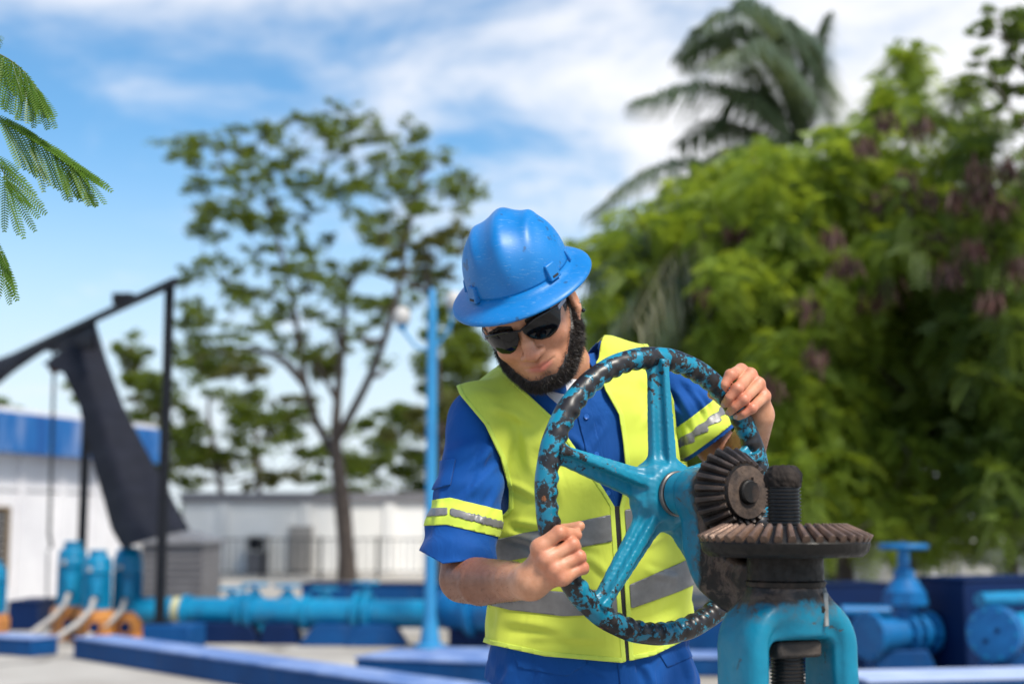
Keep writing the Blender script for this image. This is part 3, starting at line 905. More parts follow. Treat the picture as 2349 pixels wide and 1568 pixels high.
l_fingers = [
    ([lh(1700, 848, .022), lh(1676, 860, -.030), lh(1662, 882, -.034), lh(1656, 900, -.022)], [.0125, .0112, .0098, .0088]),
    ([lh(1722, 858, .012), lh(1691, 891, -.038), lh(1673, 912, -.036), lh(1664, 925, -.022)], [.0125, .0112, .0098, .0086]),
    ([lh(1741, 880, .008), lh(1706, 916, -.037), lh(1686, 933, -.034), lh(1675, 944, -.020)], [.0122, .0108, .0094, .0082]),
    ([lh(1754, 908, .010), lh(1725, 936, -.030), lh(1706, 949, -.030), lh(1694, 955, -.020)], [.0112, .0098, .0086, .0076])]
l_thumb = ([lh(1715, 935, .042), lh(1680, 925, .044), lh(1652, 910, .030), lh(1634, 904, .016)], [.016, .0135, .0115, .0100])
L_WR = lh(1742, 955, .050)
def larm_f(p):
    d = chain(p, [LS, LE, LE + (L_WR - LE) * 0.35, L_WR], [.050, .043, .043, .030], 0.003)
    palm = None
    for f, r in l_fingers:
        e = cap(p, L_WR + (f[0] - L_WR) * 0.25, f[0], .018, .0122)
        palm = e if palm is None else smin(palm, e, 0.012)
    d = smin(d, palm, 0.018)
    fg = None
    for f, r in l_fingers:
        e = chain(p, f, r, 0.0015)
        e = smin(e, np.linalg.norm(p - f[1], axis=1) - r[1] * 1.07, 0.004)
        fg = e if fg is None else smin(fg, e, 0.0028)
    d = smin(d, fg, 0.006)
    return smin(d, chain(p, *l_thumb, 0.005), 0.006)

def g_beard(q):
    a = np.abs(q[:, 0]); n = 0.0025 * wob(q, 190, 6, 2)
    zb = line([(0, -0.0945), (0.018, -0.098), (0.034, -0.090), (0.046, -0.080), (0.056, -0.064), (0.063, -0.052), (0.068, -0.038), (0.0715, -0.018), (0.074, -0.002), (0.09, 0.01)], a)
    g = np.minimum(zb - q[:, 2] + n, 0.020 - q[:, 1] + 0.3 * (q[:, 2] + 0.1))
    g = np.minimum(g, 0.0755 - a)
    return np.minimum(g, q[:, 2] + 0.150)
def crease(V, F, segs):
    """raise soft ridges with a hollow beside them along short lines (photo pixels: x0, y0, x1, y1, width, height in mm)"""
    x, y = pix(V); Nn = vnormals(V, F); h = np.zeros(len(V)); wv = 3.0 * wob(V, 22, 6, 7)
    for (x0, y0, x1, y1, w, a) in segs:
        dx, dy = x1 - x0, y1 - y0; L = math.hypot(dx, dy); dx /= L; dy /= L
        t = (x - x0) * dx + (y - y0) * dy; n = -(x - x0) * dy + (y - y0) * dx + wv + 6 * np.sin(t / L * 3.1)
        e = np.clip(np.minimum(t / (0.25 * L), (L - t) / (0.35 * L)), 0, 1)
        h += e * e * (3 - 2 * e) * 0.001 * a * (np.exp(-(n / w) ** 2) - 0.75 * np.exp(-((n - 1.7 * w) / w) ** 2))
    return V + Nn * h[:, None]
SHIRT_FOLDS = [(1148, 1000, 1050, 1095, 9, 5), (1150, 1050, 1040, 1165, 9, 5), (1152, 1110, 1070, 1235, 8, 4), (1120, 985, 1085, 1130, 8, 4), (1030, 960, 1010, 1120, 8, 3), (1010, 1110, 990, 1240, 8, 3),
    (1540, 880, 1602, 1010, 8, 6), (1562, 862, 1634, 975, 7, 5), (1556, 930, 1585, 1045, 8, 6), (1530, 950, 1560, 1040, 7, 5), (1590, 880, 1650, 960, 6, 4), (1170, 1520, 1140, 1580, 9, 4), (1240, 1525, 1225, 1590, 9, 4), (1330, 1520, 1400, 1560, 8, 3), (1470, 1515, 1500, 1590, 10, 5), (1560, 1480, 1590, 1580, 9, 5), (1395, 960, 1330, 1050, 9, 4), (1300, 990, 1380, 1090, 9, 4)]
VEST_FOLDS = [(1160, 1195, 1300, 1228, 9, 5), (1150, 1215, 1330, 1300, 10, 5), (1150, 1300, 1290, 1330, 9, 4), (1552, 1040, 1445, 1120, 9, 5), (1560, 1085, 1440, 1190, 10, 5), (1565, 1200, 1450, 1260, 9, 5), (1140, 1425, 1330, 1452, 12, 5), (1190, 1462, 1410, 1470, 10, 4), (1570, 1400, 1450, 1450, 11, 5),
    (1110, 930, 1240, 985, 10, 4), (1180, 930, 1215, 1100, 11, 4), (1245, 1010, 1290, 1180, 10, 4), (1460, 830, 1490, 960, 9, 4), (1520, 870, 1470, 990, 8, 4), (1340, 1270, 1400, 1330, 10, 4), (1250, 1240, 1390, 1260, 9, 3), (1150, 1100, 1240, 1150, 9, 4), (1560, 1320, 1470, 1300, 9, 4)]
def spot(p, c, r): return np.exp(-((p - c) ** 2).sum(1) / (2 * r * r))
def build_person():
    foot = (D(1352, 1400, 3.06)[0], 3.06, 0.0)
    T = thing("person", foot, "bearded worker in blue hard hat, sunglasses and lime vest gripping the turquoise handwheel", "person")
    # ---- body: head and neck, both arms with hands, trunk and legs
    Vh, Fh = sdf_mesh(head_f, (-0.115, -0.135, -0.20), (0.16, 0.17, 0.13), 0.0024, 1.7)
    q = Vh; aq = np.abs(q[:, 0])
    lips = np.maximum(0, 1 - np.hypot((aq) / 0.026, (q[:, 2] + 0.0745) / 0.0115)) * (q[:, 1] < -0.08)
    tint = np.ones((len(Vh), 3))
    tint *= 1 - np.clip(lips * 2.2, 0, 1)[:, None] * np.array((0.10, 0.42, 0.32))
    nose = spot(q, np.array((0, -0.115, -0.042)), 0.014); chk = spot(np.stack((aq, q[:, 1], q[:, 2]), 1), np.array((0.042, -0.075, -0.042)), 0.02)
    tint *= 1 - (0.22 * nose + 0.14 * chk)[:, None] * np.array((0.1, 1, 1))
    stub = np.clip(1 - np.hypot(aq / 0.034, (q[:, 2] + 0.062) / 0.009), 0, 1) * (q[:, 1] < -0.08) + 0.7 * np.clip(1 - np.hypot(aq / 0.02, (q[:, 2] + 0.093) / 0.012), 0, 1)
    tint *= 1 - 0.22 * np.clip(stub, 0, 1)[:, None]
    gbd = g_beard(Vh); tint *= 1 - 0.55 * np.exp(np.minimum(gbd, 0) / 0.009)[:, None] * np.array((0.85, 1, 1.05))
    Vh_w = h2w(Vh)
    Va, Fa = sdf_mesh(rarm_f, np.minimum.reduce([RS, RE, R_WR]) - 0.13, np.maximum.reduce([RS, RE, R_WR, rh(1345, 1200, .05)]) + 0.06, 0.0023, 1.6)
    Vb, Fb = sdf_mesh(larm_f, np.minimum.reduce([LS, LE, L_WR, lh(1630, 960, -.05)]) - 0.06, np.maximum.reduce([LS, LE, L_WR]) + 0.09, 0.0023, 1.6)
    def armtint(V, fing, thumb, wr, el):
        t = np.ones((len(V), 3))
        for f, r in fing:
            for k, c in ((0, 0.30), (1, 0.34), (2, 0.18)):
                t *= 1 - (c * spot(V, f[k], 0.0125))[:, None] * np.array((0.12, 1, 1))
        ax = (el - wr) / np.linalg.norm(el - wr); s = np.clip(((V - wr) @ ax) / 0.11, 0, 1)
        t *= 1 - s[:, None] * np.array((0.54, 0.62, 0.64))          # sun-darkened, hairy forearm
        return t
    ta = armtint(Va, r_fingers, r_thumb, R_WR, RE); tb = armtint(Vb, l_fingers, l_thumb, L_WR, LE)
    hipY = TYD + 0.02
    def core(p):
        d = np.maximum(trunk(p) + 0.022 + 0.045 * np.clip((1.05 - p[:, 2]) / 0.1, 0, 1), 0.70 - p[:, 2])
        for s in (-1, 1):
            hip = np.array((foot[0] + s * 0.085, hipY + 0.01, 0.76)); an = np.array((foot[0] + s * 0.15, hipY + 0.02 * s, 0.09))
            d = smin(d, chain(p, [hip, (hip + an) / 2 + np.array((0, -0.02, 0.02)), an], [0.070, 0.058, 0.045]), 0.03)
            d = smin(d, cap(p, an - np.array((0, 0, 0.03)), an + np.array((0.01 * s, -0.15, -0.045)), 0.04, 0.03), 0.02)
        return d
    Vt, Ft = sdf_mesh(core, (foot[0] - 0.32, 2.7, 0.0), (foot[0] + 0.32, 3.35, 1.56), 0.014, 1.6)
    Vs = [Vh_w, Va, Vb, Vt]; Fs = [Fh, Fa, Fb, Ft]; off = np.cumsum([0] + [len(v) for v in Vs])
    me = mesh_from("body", np.concatenate(Vs), np.concatenate([f + o for f, o in zip(Fs, off)]))
    col = np.ones((len(me.vertices), 4), np.float32); col[:, :3] = np.concatenate((tint, ta, tb, np.ones((len(Vt), 3))))
    at = me.attributes.new("tint", 'FLOAT_COLOR', 'POINT'); at.data.foreach_set("color", col.ravel())
    body = link("body", me, M_SKIN, T)
    # dark hair on the forearms
    for (Vx, Fx, wr, el, seed) in ((Va, Fa, R_WR, RE, 11), (Vb, Fb, L_WR, LE, 12)):
        rg = np.random.default_rng(seed); ax = (wr - el) / np.linalg.norm(wr - el); sx = (Vx - el) @ ax / np.linalg.norm(wr - el)
        T3 = tris(Fx); T3 = T3[(sx[T3[:, 0]] > -0.1) & (sx[T3[:, 0]] < 0.92)]; nh = 1900
        pick = rg.choice(len(T3), nh); P = Vx[T3[pick]].mean(1); Nn = vnormals(Vx, Fx)[T3[pick][:, 0]]
        dr = ax * 0.8 + Nn * 0.35 + np.array((0, 0, -0.35)) + rg.normal(0, 0.25, (nh, 3)); dr /= np.linalg.norm(dr, axis=1)[:, None]
        sd = np.cross(dr, Nn); sd /= np.linalg.norm(sd, axis=1)[:, None] + 1e-9; L = rg.uniform(0.005, 0.012, nh)[:, None]
        i = np.arange(nh)
        put_mesh("arm_hair", np.concatenate((P - sd * 0.00022, P + sd * 0.00022, P + dr * L)), np.stack((i, i + nh, i + 2 * nh), 1), M_ARMH, T, kind="stuff")
    # fingernails
    for f, r in l_fingers:
        d3 = f[3] - f[2]; d3 /= np.linalg.norm(d3); c = f[3] + d3 * 0.0015
        out = np.array((-0.15, -1.0, 0.25)); out -= d3 * (out @ d3); out /= np.linalg.norm(out); sd = np.cross(d3, out)
        b = MB().ball((0, 0, 0), 1, 12, 8); P = b.verts() * np.array((0.0052, 0.0066, 0.0018))
        MB().add(P @ np.array((sd, d3, out)) + c + out * (r[3] * 0.86), b.F).put("fingernail", simple("nail", (0.50, 0.29, 0.22), (0.46, 0.26, 0.2), 0.3), body)
    # ---- beard, brows, hair
    def shell(off, gfun, name, nh, hl, seed, down=0.7, lay=True):
        rg = np.random.default_rng(seed)
        Vq, Fq = clip(Vh, Fh, gfun(Vh)) if True else None
        Nq = vnormals(Vq, Fq)
        g = np.clip(gfun(Vq) / 0.012, 0, 1)
        Vq2 = Vq + Nq * (off * g)[:, None]
        T3 = Fq; A = np.linalg.norm(np.cross(Vq2[T3[:, 1]] - Vq2[T3[:, 0]], Vq2[T3[:, 2]] - Vq2[T3[:, 0]]), axis=1)
        pick = rg.choice(len(T3), nh, p=A / A.sum()); w = rg.dirichlet((1, 1, 1), nh)
        P = (Vq2[T3[pick]] * w[:, :, None]).sum(1); Nn = (Nq[T3[pick]] * w[:, :, None]).sum(1)
        dr = Nn * 0.75 + np.array((0, -0.1, -down)) + rg.normal(0, 0.26, (nh, 3)); dr /= np.linalg.norm(dr, axis=1)[:, None]
        sd = np.cross(dr, rg.normal(size=(nh, 3))); sd /= np.linalg.norm(sd, axis=1)[:, None]
        L = hl * rg.uniform(0.5, 1.2, nh)[:, None]
        mid = P + dr * L * 0.55; tip = P + (dr + rg.normal(0, 0.25, (nh, 3))) * L
        HV = np.concatenate((P - Nn * 0.002 - sd * 0.00038, P - Nn * 0.002 + sd * 0.00038, mid + sd * 0.0003, mid - sd * 0.0003, tip))
        i = np.arange(nh)
        HF = np.concatenate((np.stack((i, i + nh, i + 2 * nh), 1), np.stack((i, i + 2 * nh, i + 3 * nh), 1), np.stack((i + 3 * nh, i + 2 * nh, i + 4 * nh), 1)))
        Vn = np.concatenate((Vq2, HV)) if lay else HV; Fn = np.concatenate((Fq, HF + len(Vq2))) if lay else HF
        return put_mesh(name, h2w(Vn), Fn, M_BEARD, T)
    shell(0.0054, g_beard, "beard", 16000, 0.0108, 1)
    shell(0.0, lambda q: np.minimum(g_beard(q) + 0.009, 0.074 - np.abs(q[:, 0])), "stubble", 5200, 0.0042, 6, 0.9, lay=False)
    def g_must(q):
        a = np.abs(q[:, 0])
        return np.where(q[:, 1] < -0.07, 0.0042 - np.abs(q[:, 2] - line([(0, -0.0605), (0.02, -0.0635), (0.034, -0.076)], a)), -1.0) * 1.0 - np.clip(a - 0.032, 0, 1)
    def g_brow(q):
        a = np.abs(q[:, 0])
        return np.where(q[:, 1] < -0.03, np.minimum(0.0048 - np.abs(q[:, 2] - line([(0.014, 0.0165), (0.035, 0.0215), (0.055, 0.016)], a)), np.minimum(a - 0.012, 0.056 - a)), -1.0)
    shell(0.0012, g_brow, "eyebrows", 500, 0.005, 3, 0.1)
    def g_hair(q):
        a = np.abs(q[:, 0])
        h = np.minimum(q[:, 1] - 0.028, q[:, 2] + 0.062)
        s = np.minimum(np.minimum(a - 0.060, q[:, 1] + 0.030), np.minimum(q[:, 2] + 0.018, 0.012 - q[:, 1]))
        return np.minimum(np.maximum(h, s), 0.0765 - a)
    shell(0.004, g_hair, "hair", 2200, 0.008, 4)
    for z, r in ((-0.046, 0.0042), (-0.030, 0.0022)):
        MB().ball(h2w((0.0868, 0.0165 + (0.006 if r < 0.003 else 0), z)), r, 12, 8).put("earring", simple("dark_stud" if r > .003 else "silver_stud", (0.03, 0.04, 0.05) if r > .003 else (0.6, 0.6, 0.6), None, 0.2, 0.8), T)
    # ---- hard hat
    HZ, HT = 0.080, rotm('Y', 7) @ rotm('X', 0)
    def helm(q): return h2w((np.asarray(q) @ HT.T + np.array((0.021, 0.004, HZ))) / HS)
    def dome(t, f):
        a, b, h = 0.1065, 0.126, 0.124
        rho = np.sin(t) ** 0.80
        x, y, z = a * rho * np.sin(f), -b * rho * np.cos(f), h * np.cos(t) ** 0.86
        P = np.stack((x, y, z), -1)
        crest = np.exp(-(x / 0.019) ** 2) * 0.0105 * np.clip(np.cos(t) * 1.5 - 0.1, 0, 1)
        side = (np.exp(-((np.abs(x) - 0.056) / 0.010) ** 2)) * 0.0048 * np.clip(np.cos(t) * 2.0 - 0.7, 0, 1)
        n = P / np.array((a * a, b * b, h * h)); n = n / (np.linalg.norm(n, axis=-1, keepdims=True) + 1e-9)
        return P + n * (crest + side - 0.001)[..., None]
    nt_, nf = 46, 120
    t = np.linspace(0.02, math.pi / 2 - 0.02, nt_); f = np.linspace(0, 2 * math.pi, nf, endpoint=False)
    TT, FF = np.meshgrid(t, f, indexing='ij')
    P = dome(TT, FF)
    rings = [P[i] for i in range(nt_)]
    base = rings[-1].copy()
    rim = []
    for k, (o, dz) in enumerate(((0.004, -0.004), (0.014, -0.0075), (0.026, -0.0115), (0.036, -0.016), (0.0405, -0.0195), (0.0412, -0.023))):
        out = base.copy(); dirn = base.copy(); dirn[:, 2] = 0; dirn /= np.linalg.norm(dirn, axis=1)[:, None]
        w = o * (1.0 + 0.16 * np.cos(f) + 0.02 * np.cos(2 * f))
        out += dirn * w[:, None]; out[:, 2] = dz + 0.006 * np.cos(f) * -(o / 0.04)
        rim.append(out)
    def ringmesh(rs, capped):
        V = np.concatenate(rs); F = []
        for i in range(len(rs) - 1):
            for j in range(nf): F.append((i * nf + j, i * nf + (j + 1) % nf, (i + 1) * nf + (j + 1) % nf, (i + 1) * nf + j))
        if capped: F.append(tuple(reversed(range(nf))))
        return V, F
    V, F = ringmesh(rings, True)
    hat = link("hard_hat", mesh_from("hard_hat", helm(V), F), M_HELM, T, label="scuffed blue full brim hard hat")
    so = hat.modifiers.new("shell", 'SOLIDIFY'); so.thickness = 0.0025; so.offset = 0
    V, F = ringmesh([rings[-1] - np.array((0, 0, 0.0))] + rim, False)
    br = link("brim", mesh_from("brim", helm(V), F), M_HELM, hat)
    so = br.modifiers.new("shell", 'SOLIDIFY'); so.thickness = 0.0028; so.offset = 0
    for fd, w, hh in ((48, 0.030, 0.020), (-48, 0.030, 0.020), (86, 0.012, 0.013), (-86, 0.012, 0.013)):
        fa = R(fd); c = dome(np.array(1.40), np.array(fa)); nrm = np.array((math.sin(fa) / 0.1085, -math.cos(fa) / 0.128, 0)); nrm /= np.linalg.norm(nrm)
        tg = np.cross((0, 0, 1), nrm); up = np.array((0, 0, 1.0)) - nrm * 0.22
        o = c + np.array((0, 0, -0.026))
        sec = [(-w / 2, 0), (w / 2, 0), (w * 0.42, hh + 0.012), (-w * 0.42, hh + 0.012)]
        mb = MB().prism(sec, o, tg, up, nrm * (0.013 if w > .02 else 0.010))
        mb.V = [helm(np.concatenate(mb.V))]
        mb.put("accessory_slot", M_HELM, hat, bev=0.0022)
        if w > .02:
            mb = MB().box((0, 0, 0), (1, 1, 1)); mb.V = [helm(o + nrm * 0.0136 + up * hh * 0.35 + (mb.verts() @ np.array((tg * w * 0.5, nrm * 0.001, up * 0.004))))]
            mb.put("slot_opening", M_ZIP, hat)
    # ---- sunglasses
    gl = MB().tube(h2w([(-0.066, -0.068, 0.012), (-0.050, -0.090, 0.017), (-0.030, -0.101, 0.018), (-0.010, -0.106, 0.013), (0, -0.1075, 0.010), (0.010, -0.106, 0.013), (0.030, -0.101, 0.018), (0.050, -0.090, 0.017), (0.066, -0.068, 0.012)]), 0.0024, 8).put("sunglasses", M_FRAME, T, label="wraparound dark safety sunglasses")
    for s in (-1, 1):
        nx, nz = 22, 12; V = []
        for i in range(nx):
            x = 0.0045 + (0.0700 - 0.0045) * i / (nx - 1)
            zt = line([(0.0045, 0.011), (0.012, 0.0145), (0.03, 0.0195), (0.05, 0.0185), (0.0685, 0.0125)], x)
            zb = line([(0.0045, 0.004), (0.008, -0.005), (0.014, -0.0145), (0.024, -0.0245), (0.036, -0.0290), (0.050, -0.0265), (0.061, -0.0165), (0.0685, 0.004)], x)
            for j in range(nz):
                z = zb + (zt - zb) * j / (nz - 1)
                y = -0.1085 + 8.6 * x * x + 5 * (z - 0.004) ** 2 + 330 * max(0, x - 0.045) ** 3 * 2
                V.append((s * x, y, z))
        F = [(i * nz + j, (i + 1) * nz + j, (i + 1) * nz + j + 1, i * nz + j + 1) for i in range(nx - 1) for j in range(nz - 1)]
        if s < 0: F = [f[::-1] for f in F]
        le = link("lens", mesh_from("lens", h2w(V), F), M_LENS, gl)
        so = le.modifiers.new("t", 'SOLIDIFY'); so.thickness = 0.002; so.offset = 0
        mb = MB()
        a, b, c = h2w((s * 0.067, -0.067, 0.009)), h2w((s * 0.0775, -0.030, 0.007)), h2w((s * 0.0815, 0.018, 0.010))
        mb.bar(a, b, 0.0026, 0.009).bar(b, c, 0.0024, 0.006)
        mb.put("temple_arm", simple("smoky_clear_plastic", (0.30, 0.27, 0.33), (0.10, 0.07, 0.12), 0.15), gl)
    # ---- shirt
    V, F = sdf_mesh(shirt_f, (foot[0] - 0.50, 2.72, 0.82), (foot[0] + 0.50, 3.30, 1.62), 0.0048, 1.8)
    V = crease(relax(V, F, 1, 0.4), F, SHIRT_FOLDS)
    x, y = pix(V)
    dr, dl, dt = sleeve_r(V), sleeve_l(V), trunk(V)
    isr = (dr < dt) & (x < 1200) & (((V - RS) @ (RH - RS)) > 0.02 * np.linalg.norm(RH - RS)); isl = (dl < dt) & (x > 1500)
    front = ((V - NB) @ TB_) < 0.02
    hem_r = line([(940, 1258), (962, 1262), (1015, 1291), (1080, 1284), (1150, 1290)], x) - y
    axl = (LH - LS) / np.linalg.norm(LH - LS); sl = (V - LS) @ axl; Ll = np.linalg.norm(LH - LS)
    g = np.full(len(V), 1.0)
    g = np.where((dr < dt + 0.01) & (x < 1200), np.minimum(g, hem_r * 0.0009), g)
    g = np.where((dl < dt + 0.01) & (x > 1540), np.minimum(g, Ll * 1.02 - sl), g)
    hemz = D(1350, 1556, 3.0)[2] - line([(1090, -0.010), (1160, 0.02), (1300, 0.04), (1600, 0.05)], x) + 0.004 * np.sin(x / 40)
    g = np.minimum(g, V[:, 2] - hemz)
    vee = in_poly([(1215, 800), (1375, 800), (1352, 880), (1322, 962), (1262, 912), (1232, 880)], x, y) * 0.0009
    g = np.minimum(g, np.where(front, -vee, 1.0))
    neckd = np.linalg.norm((V - NB - np.array((0, 0.0, 0.02)))[:, :2] / np.array((0.075, 0.085)), axis=1) - 1
    g = np.minimum(g, np.where(V[:, 2] > NB[2] + 0.005, neckd * 0.07, 1.0))
    Vs_, Fs_ = clip(V, F, g)
    shirt = put_mesh("shirt", Vs_, Fs_, M_SHIRT, T, 0.0022, label="royal blue short sleeved work shirt")
    xs, ys = pix(Vs_); Ns = vnormals(Vs_, Fs_)
    drs, dls, dts = sleeve_r(Vs_), sleeve_l(Vs_), trunk(Vs_)
    def patch(name, gg, off, mat, parent=shirt, solid=0.0012, base=None):
        Vb_, Fb_, Nb_ = base or (Vs_, Fs_, Ns)
        v, f = clip(Vb_ + Nb_ * off, Fb_, gg)
        if len(f): return put_mesh(name, v, f, mat, parent, solid)
    rs = np.where((drs < dts + 0.004) & (xs < 1200), 1.0, -1.0)
    def between(top, bot, X, Y): return np.minimum(Y - line(top, X), line(bot, X) - Y) * 0.0009
    btop, bbot = [(960, 1152), (986, 1147), (1033, 1141), (1146, 1169), (1170, 1175)], [(960, 1210), (975, 1205), (1024, 1203), (1144, 1231), (1170, 1238)]
    gb = np.minimum(between(btop, bbot, xs, ys), rs)
    patch("sleeve_band", gb, 0.0016, M_BAND)
    st_, sb_ = [(960, 1171), (979, 1166), (1031, 1165), (1146, 1194), (1170, 1200)], [(960, 1190), (979, 1185), (1029, 1181), (1146, 1211), (1170, 1217)]
    rag = 2.2 * np.sin(xs * 0.9) * np.sin(xs * 0.37 + 1) * (xs > 1032)
    gs = np.minimum(np.minimum(ys - line(st_, xs) - rag, line(sb_, xs) - ys + rag * 0.6) * 0.0009, rs)
    patch("reflective_strip", np.minimum(gs, (1027 - xs) * 0.0009), 0.0028, M_GREY)
    patch("reflective_strip", np.minimum(gs, (xs - 1033) * 0.0009), 0.0028, M_GREY)
    sls = (Vs_ - LS) @ axl; ls = np.where((dls < dts + 0.004) & (xs > 1540), 1.0, -1.0)
    patch("sleeve_band", np.minimum(np.minimum(sls - Ll * 0.60, Ll * 0.97 - sls), ls), 0.0016, M_BAND)
    rg2 = 0.004 * np.sin(Vs_[:, 2] * 300)
    patch("reflective_strip", np.minimum(np.minimum(sls - Ll * 0.74 - rg2 * 0.5, Ll * 0.84 - sls + rg2), ls), 0.0028, M_GREY)
    fl = in_poly([(1003, 1058), (1046, 1052), (1034, 1112), (1006, 1120), (985, 1127), (990, 1105)], xs, ys) * 0.0009
    patch("pocket_flap", np.minimum(fl, rs), 0.0045, M_SHIRT, solid=0.004)
    fr = np.where(((Vs_ - NB) @ TB_) < 0.02, 1.0, -1.0)
    pl = np.minimum(np.minimum(xs - line([(900, 1316), (970, 1330), (1060, 1352), (1160, 1380), (1600, 1420)][0:0] or [(900, 1312), (960, 1326), (1060, 1350), (1160, 1378), (1600, 1425)], ys), line([(900, 1346), (960, 1360), (1060, 1386), (1160, 1414), (1600, 1465)], ys) - xs) * 0.0009, np.minimum(fr, (ys - 945) * 0.0009))
    pk = in_poly([(1172, 1480), (1345, 1500), (1345, 1522), (1300, 1550), (1190, 1530)], xs, ys) * 0.0009
    patch("pocket", np.minimum(pk, fr), 0.0022, M_SHIRT, solid=0.002)
    pk = in_poly([(1500, 1480), (1600, 1450), (1600, 1500), (1530, 1530)], xs, ys) * 0.0009
    patch("pocket", np.minimum(pk, fr), 0.0022, M_SHIRT, solid=0.002)
    patch("placket", pl, 0.0028, M_SHIRT, solid=0.0028)
    for cx_, cy_ in ((1343, 958), (1366, 1040), (1394, 1128)):
        i = np.argmin((xs - cx_) ** 2 + (ys - cy_) ** 2 + (fr < 0) * 1e6)
        MB().lathe(Vs_[i] + Ns[i] * 0.004, Ns[i], [(0.0052, 0), (0.0056, 0.0012), (0.0048, 0.0022), (0.003, 0.0016)], 16).put("button", simple("blue_button", (0.02, 0.12, 0.45), None, 0.3), shirt)
    # collar: stand and two wings
    def collar_wing(s):
        na, nr = 26, 7; V = []
        for i in range(na):
            fa = R((14 if s < 0 else 34) + (156 if s < 0 else 136) * i / (na - 1)); e = i / (na - 1)
            for j in range(nr):
                k = j / (nr - 1)
                rr = 0.064 + 0.040 * k ** 1.3; zz = 0.046 - 0.050 * k - 0.018 * (1 - e) - (0.034 * k * max(0, 1 - e * 4.0))
                px_ = s * rr * math.sin(fa) * 1.08; py_ = -rr * math.cos(fa) * 1.12 - (0.014 * k * max(0, 1 - e * 3))
                V.append((px_, py_, zz))
        V = np.array(V); tilt = rotm('Y', -11) @ rotm('Z', 8)
        V = V @ tilt.T + NB + np.array((0, 0.0, 0.020))
        F = [(i * nr + j, (i + 1) * nr + j, (i + 1) * nr + j + 1, i * nr + j + 1) for i in range(na - 1) for j in range(nr - 1)]
        if s > 0: F = [f_[::-1] for f_ in F]
        o = link("collar", mesh_from("collar", V, F), M_SHIRT, shirt)
        m = o.modifiers.new("t", 'SOLIDIFY'); m.thickness = 0.003; m.offset = 0
        su = o.modifiers.new("s", 'SUBSURF'); su.levels = 1; su.render_levels = 1
    collar_wing(-1); collar_wing(1)
    # white tee under the shirt
    def tee_f(p): return smin(trunk(p) + 0.010, cap(p, NB - np.array((0, 0, 0.05)), NB + np.array((0, 0, 0.01)), 0.072, 0.066), 0.02)
    V, F = sdf_mesh(tee_f, NB - np.array((0.16, 0.16, 0.16)), NB + np.array((0.16, 0.16, 0.06)), 0.005, 1.7)
    v, f = clip(V, F, np.minimum(NB[2] + 0.010 - V[:, 2] + 0.10 * np.minimum((V - NB) @ TB_, 0) * 1.0, V[:, 2] - NB[2] + 0.15))
    put_mesh("undershirt", v, f, M_WHITE, T, 0.002)
    # ---- vest
    V, F = sdf_mesh(vest_f, (foot[0] - 0.40, 2.78, 0.86), (foot[0] + 0.40, 3.28, 1.62), 0.0048, 1.8)
    V = crease(relax(V, F, 2, 0.45), F, VEST_FOLDS)
    x, y = pix(V); fr = ((V - NB) @ TB_) < 0.035
    xl = line([(780, 1010), (840, 1030), (905, 1055), (974, 1113), (1049, 1149), (1125, 1168), (1168, 1167), (1184, 1150), (1200, 900)], y)
    xr = line([(760, 1478), (785, 1482), (850, 1522), (920, 1546), (1000, 1552), (1060, 1560), (1075, 1800)], y)
    g = np.minimum(x - xl, xr - x)
    vl = line([(700, 1120), (840, 1150), (873, 1178), (964, 1276), (1120, 1384), (1160, 1409), (1300, 1418), (1518, 1436), (1700, 1440)], y)
    vr = line([(700, 1330), (782, 1350), (894, 1389), (950, 1420), (1009, 1429), (1067, 1435), (1138, 1428), (1165, 1421), (1300, 1430), (1518, 1444), (1700, 1450)], y)
    hem = line([(1060, 1455), (1128, 1478), (1250, 1504), (1425, 1519), (1500, 1502), (1600, 1452), (1650, 1430)], x)
    gn = np.maximum(vl - x, x - vr)
    gn = np.where(fr, gn, 1e3)
    neckb = (np.linalg.norm((V - NB)[:, :2] / np.array((0.085, 0.10)), axis=1) - 1) * 90
    gn = np.minimum(gn, np.where(V[:, 2] > NB[2] - 0.02, neckb, 1e3))
    G_ = np.minimum(np.minimum(g, gn), hem - y) * 0.0009
    Vv, Fv = clip(V, F, G_)
    vest = put_mesh("safety_vest", Vv, Fv, M_VEST, T, 0.0016, label="lime yellow safety vest with grey reflective strips and black zip")
    xv, yv = pix(Vv); Nv = vnormals(Vv, Fv); frv = ((Vv - NB) @ TB_) < 0.035; B_ = (Vv, Fv, Nv)
    # strips and binding are cut from the vest's own surface
    xl = line([(780, 1010), (840, 1030), (905, 1055), (974, 1113), (1049, 1149), (1125, 1168), (1168, 1167), (1184, 1150), (1200, 900)], yv)
    xr = line([(760, 1478), (785, 1482), (850, 1522), (920, 1546), (1000, 1552), (1060, 1560), (1075, 1800)], yv)
    vl2 = line([(700, 1120), (840, 1150), (873, 1178), (964, 1276), (1120, 1384), (1160, 1409), (1300, 1418), (1518, 1436), (1700, 1440)], yv)
    vr2 = line([(700, 1330), (782, 1350), (894, 1389), (950, 1420), (1009, 1429), (1067, 1435), (1138, 1428), (1165, 1421), (1300, 1430), (1518, 1444), (1700, 1450)], yv)
    hem2 = line([(1060, 1455), (1128, 1478), (1250, 1504), (1425, 1519), (1500, 1502), (1600, 1452), (1650, 1430)], xv)
    arm = np.minimum(xv - xl, xr - xv); edge = np.minimum(arm, np.where(frv, np.maximum(vl2 - xv, xv - vr2), 1e3)); edge = np.minimum(edge, (hem2 - yv) * 0.9)
    patch("edge_binding", (10 - edge) * 0.0009, 0.0012, M_PIPING, vest, 0.0012, B_)
    seam = np.where(frv, 1.0, -1.0)
    lft = np.where(frv, (vl2 - 11 - xv) * 0.0009, 1.0); rgt = np.where(frv, (xv - vr2 - 11) * 0.0009, -1.0)
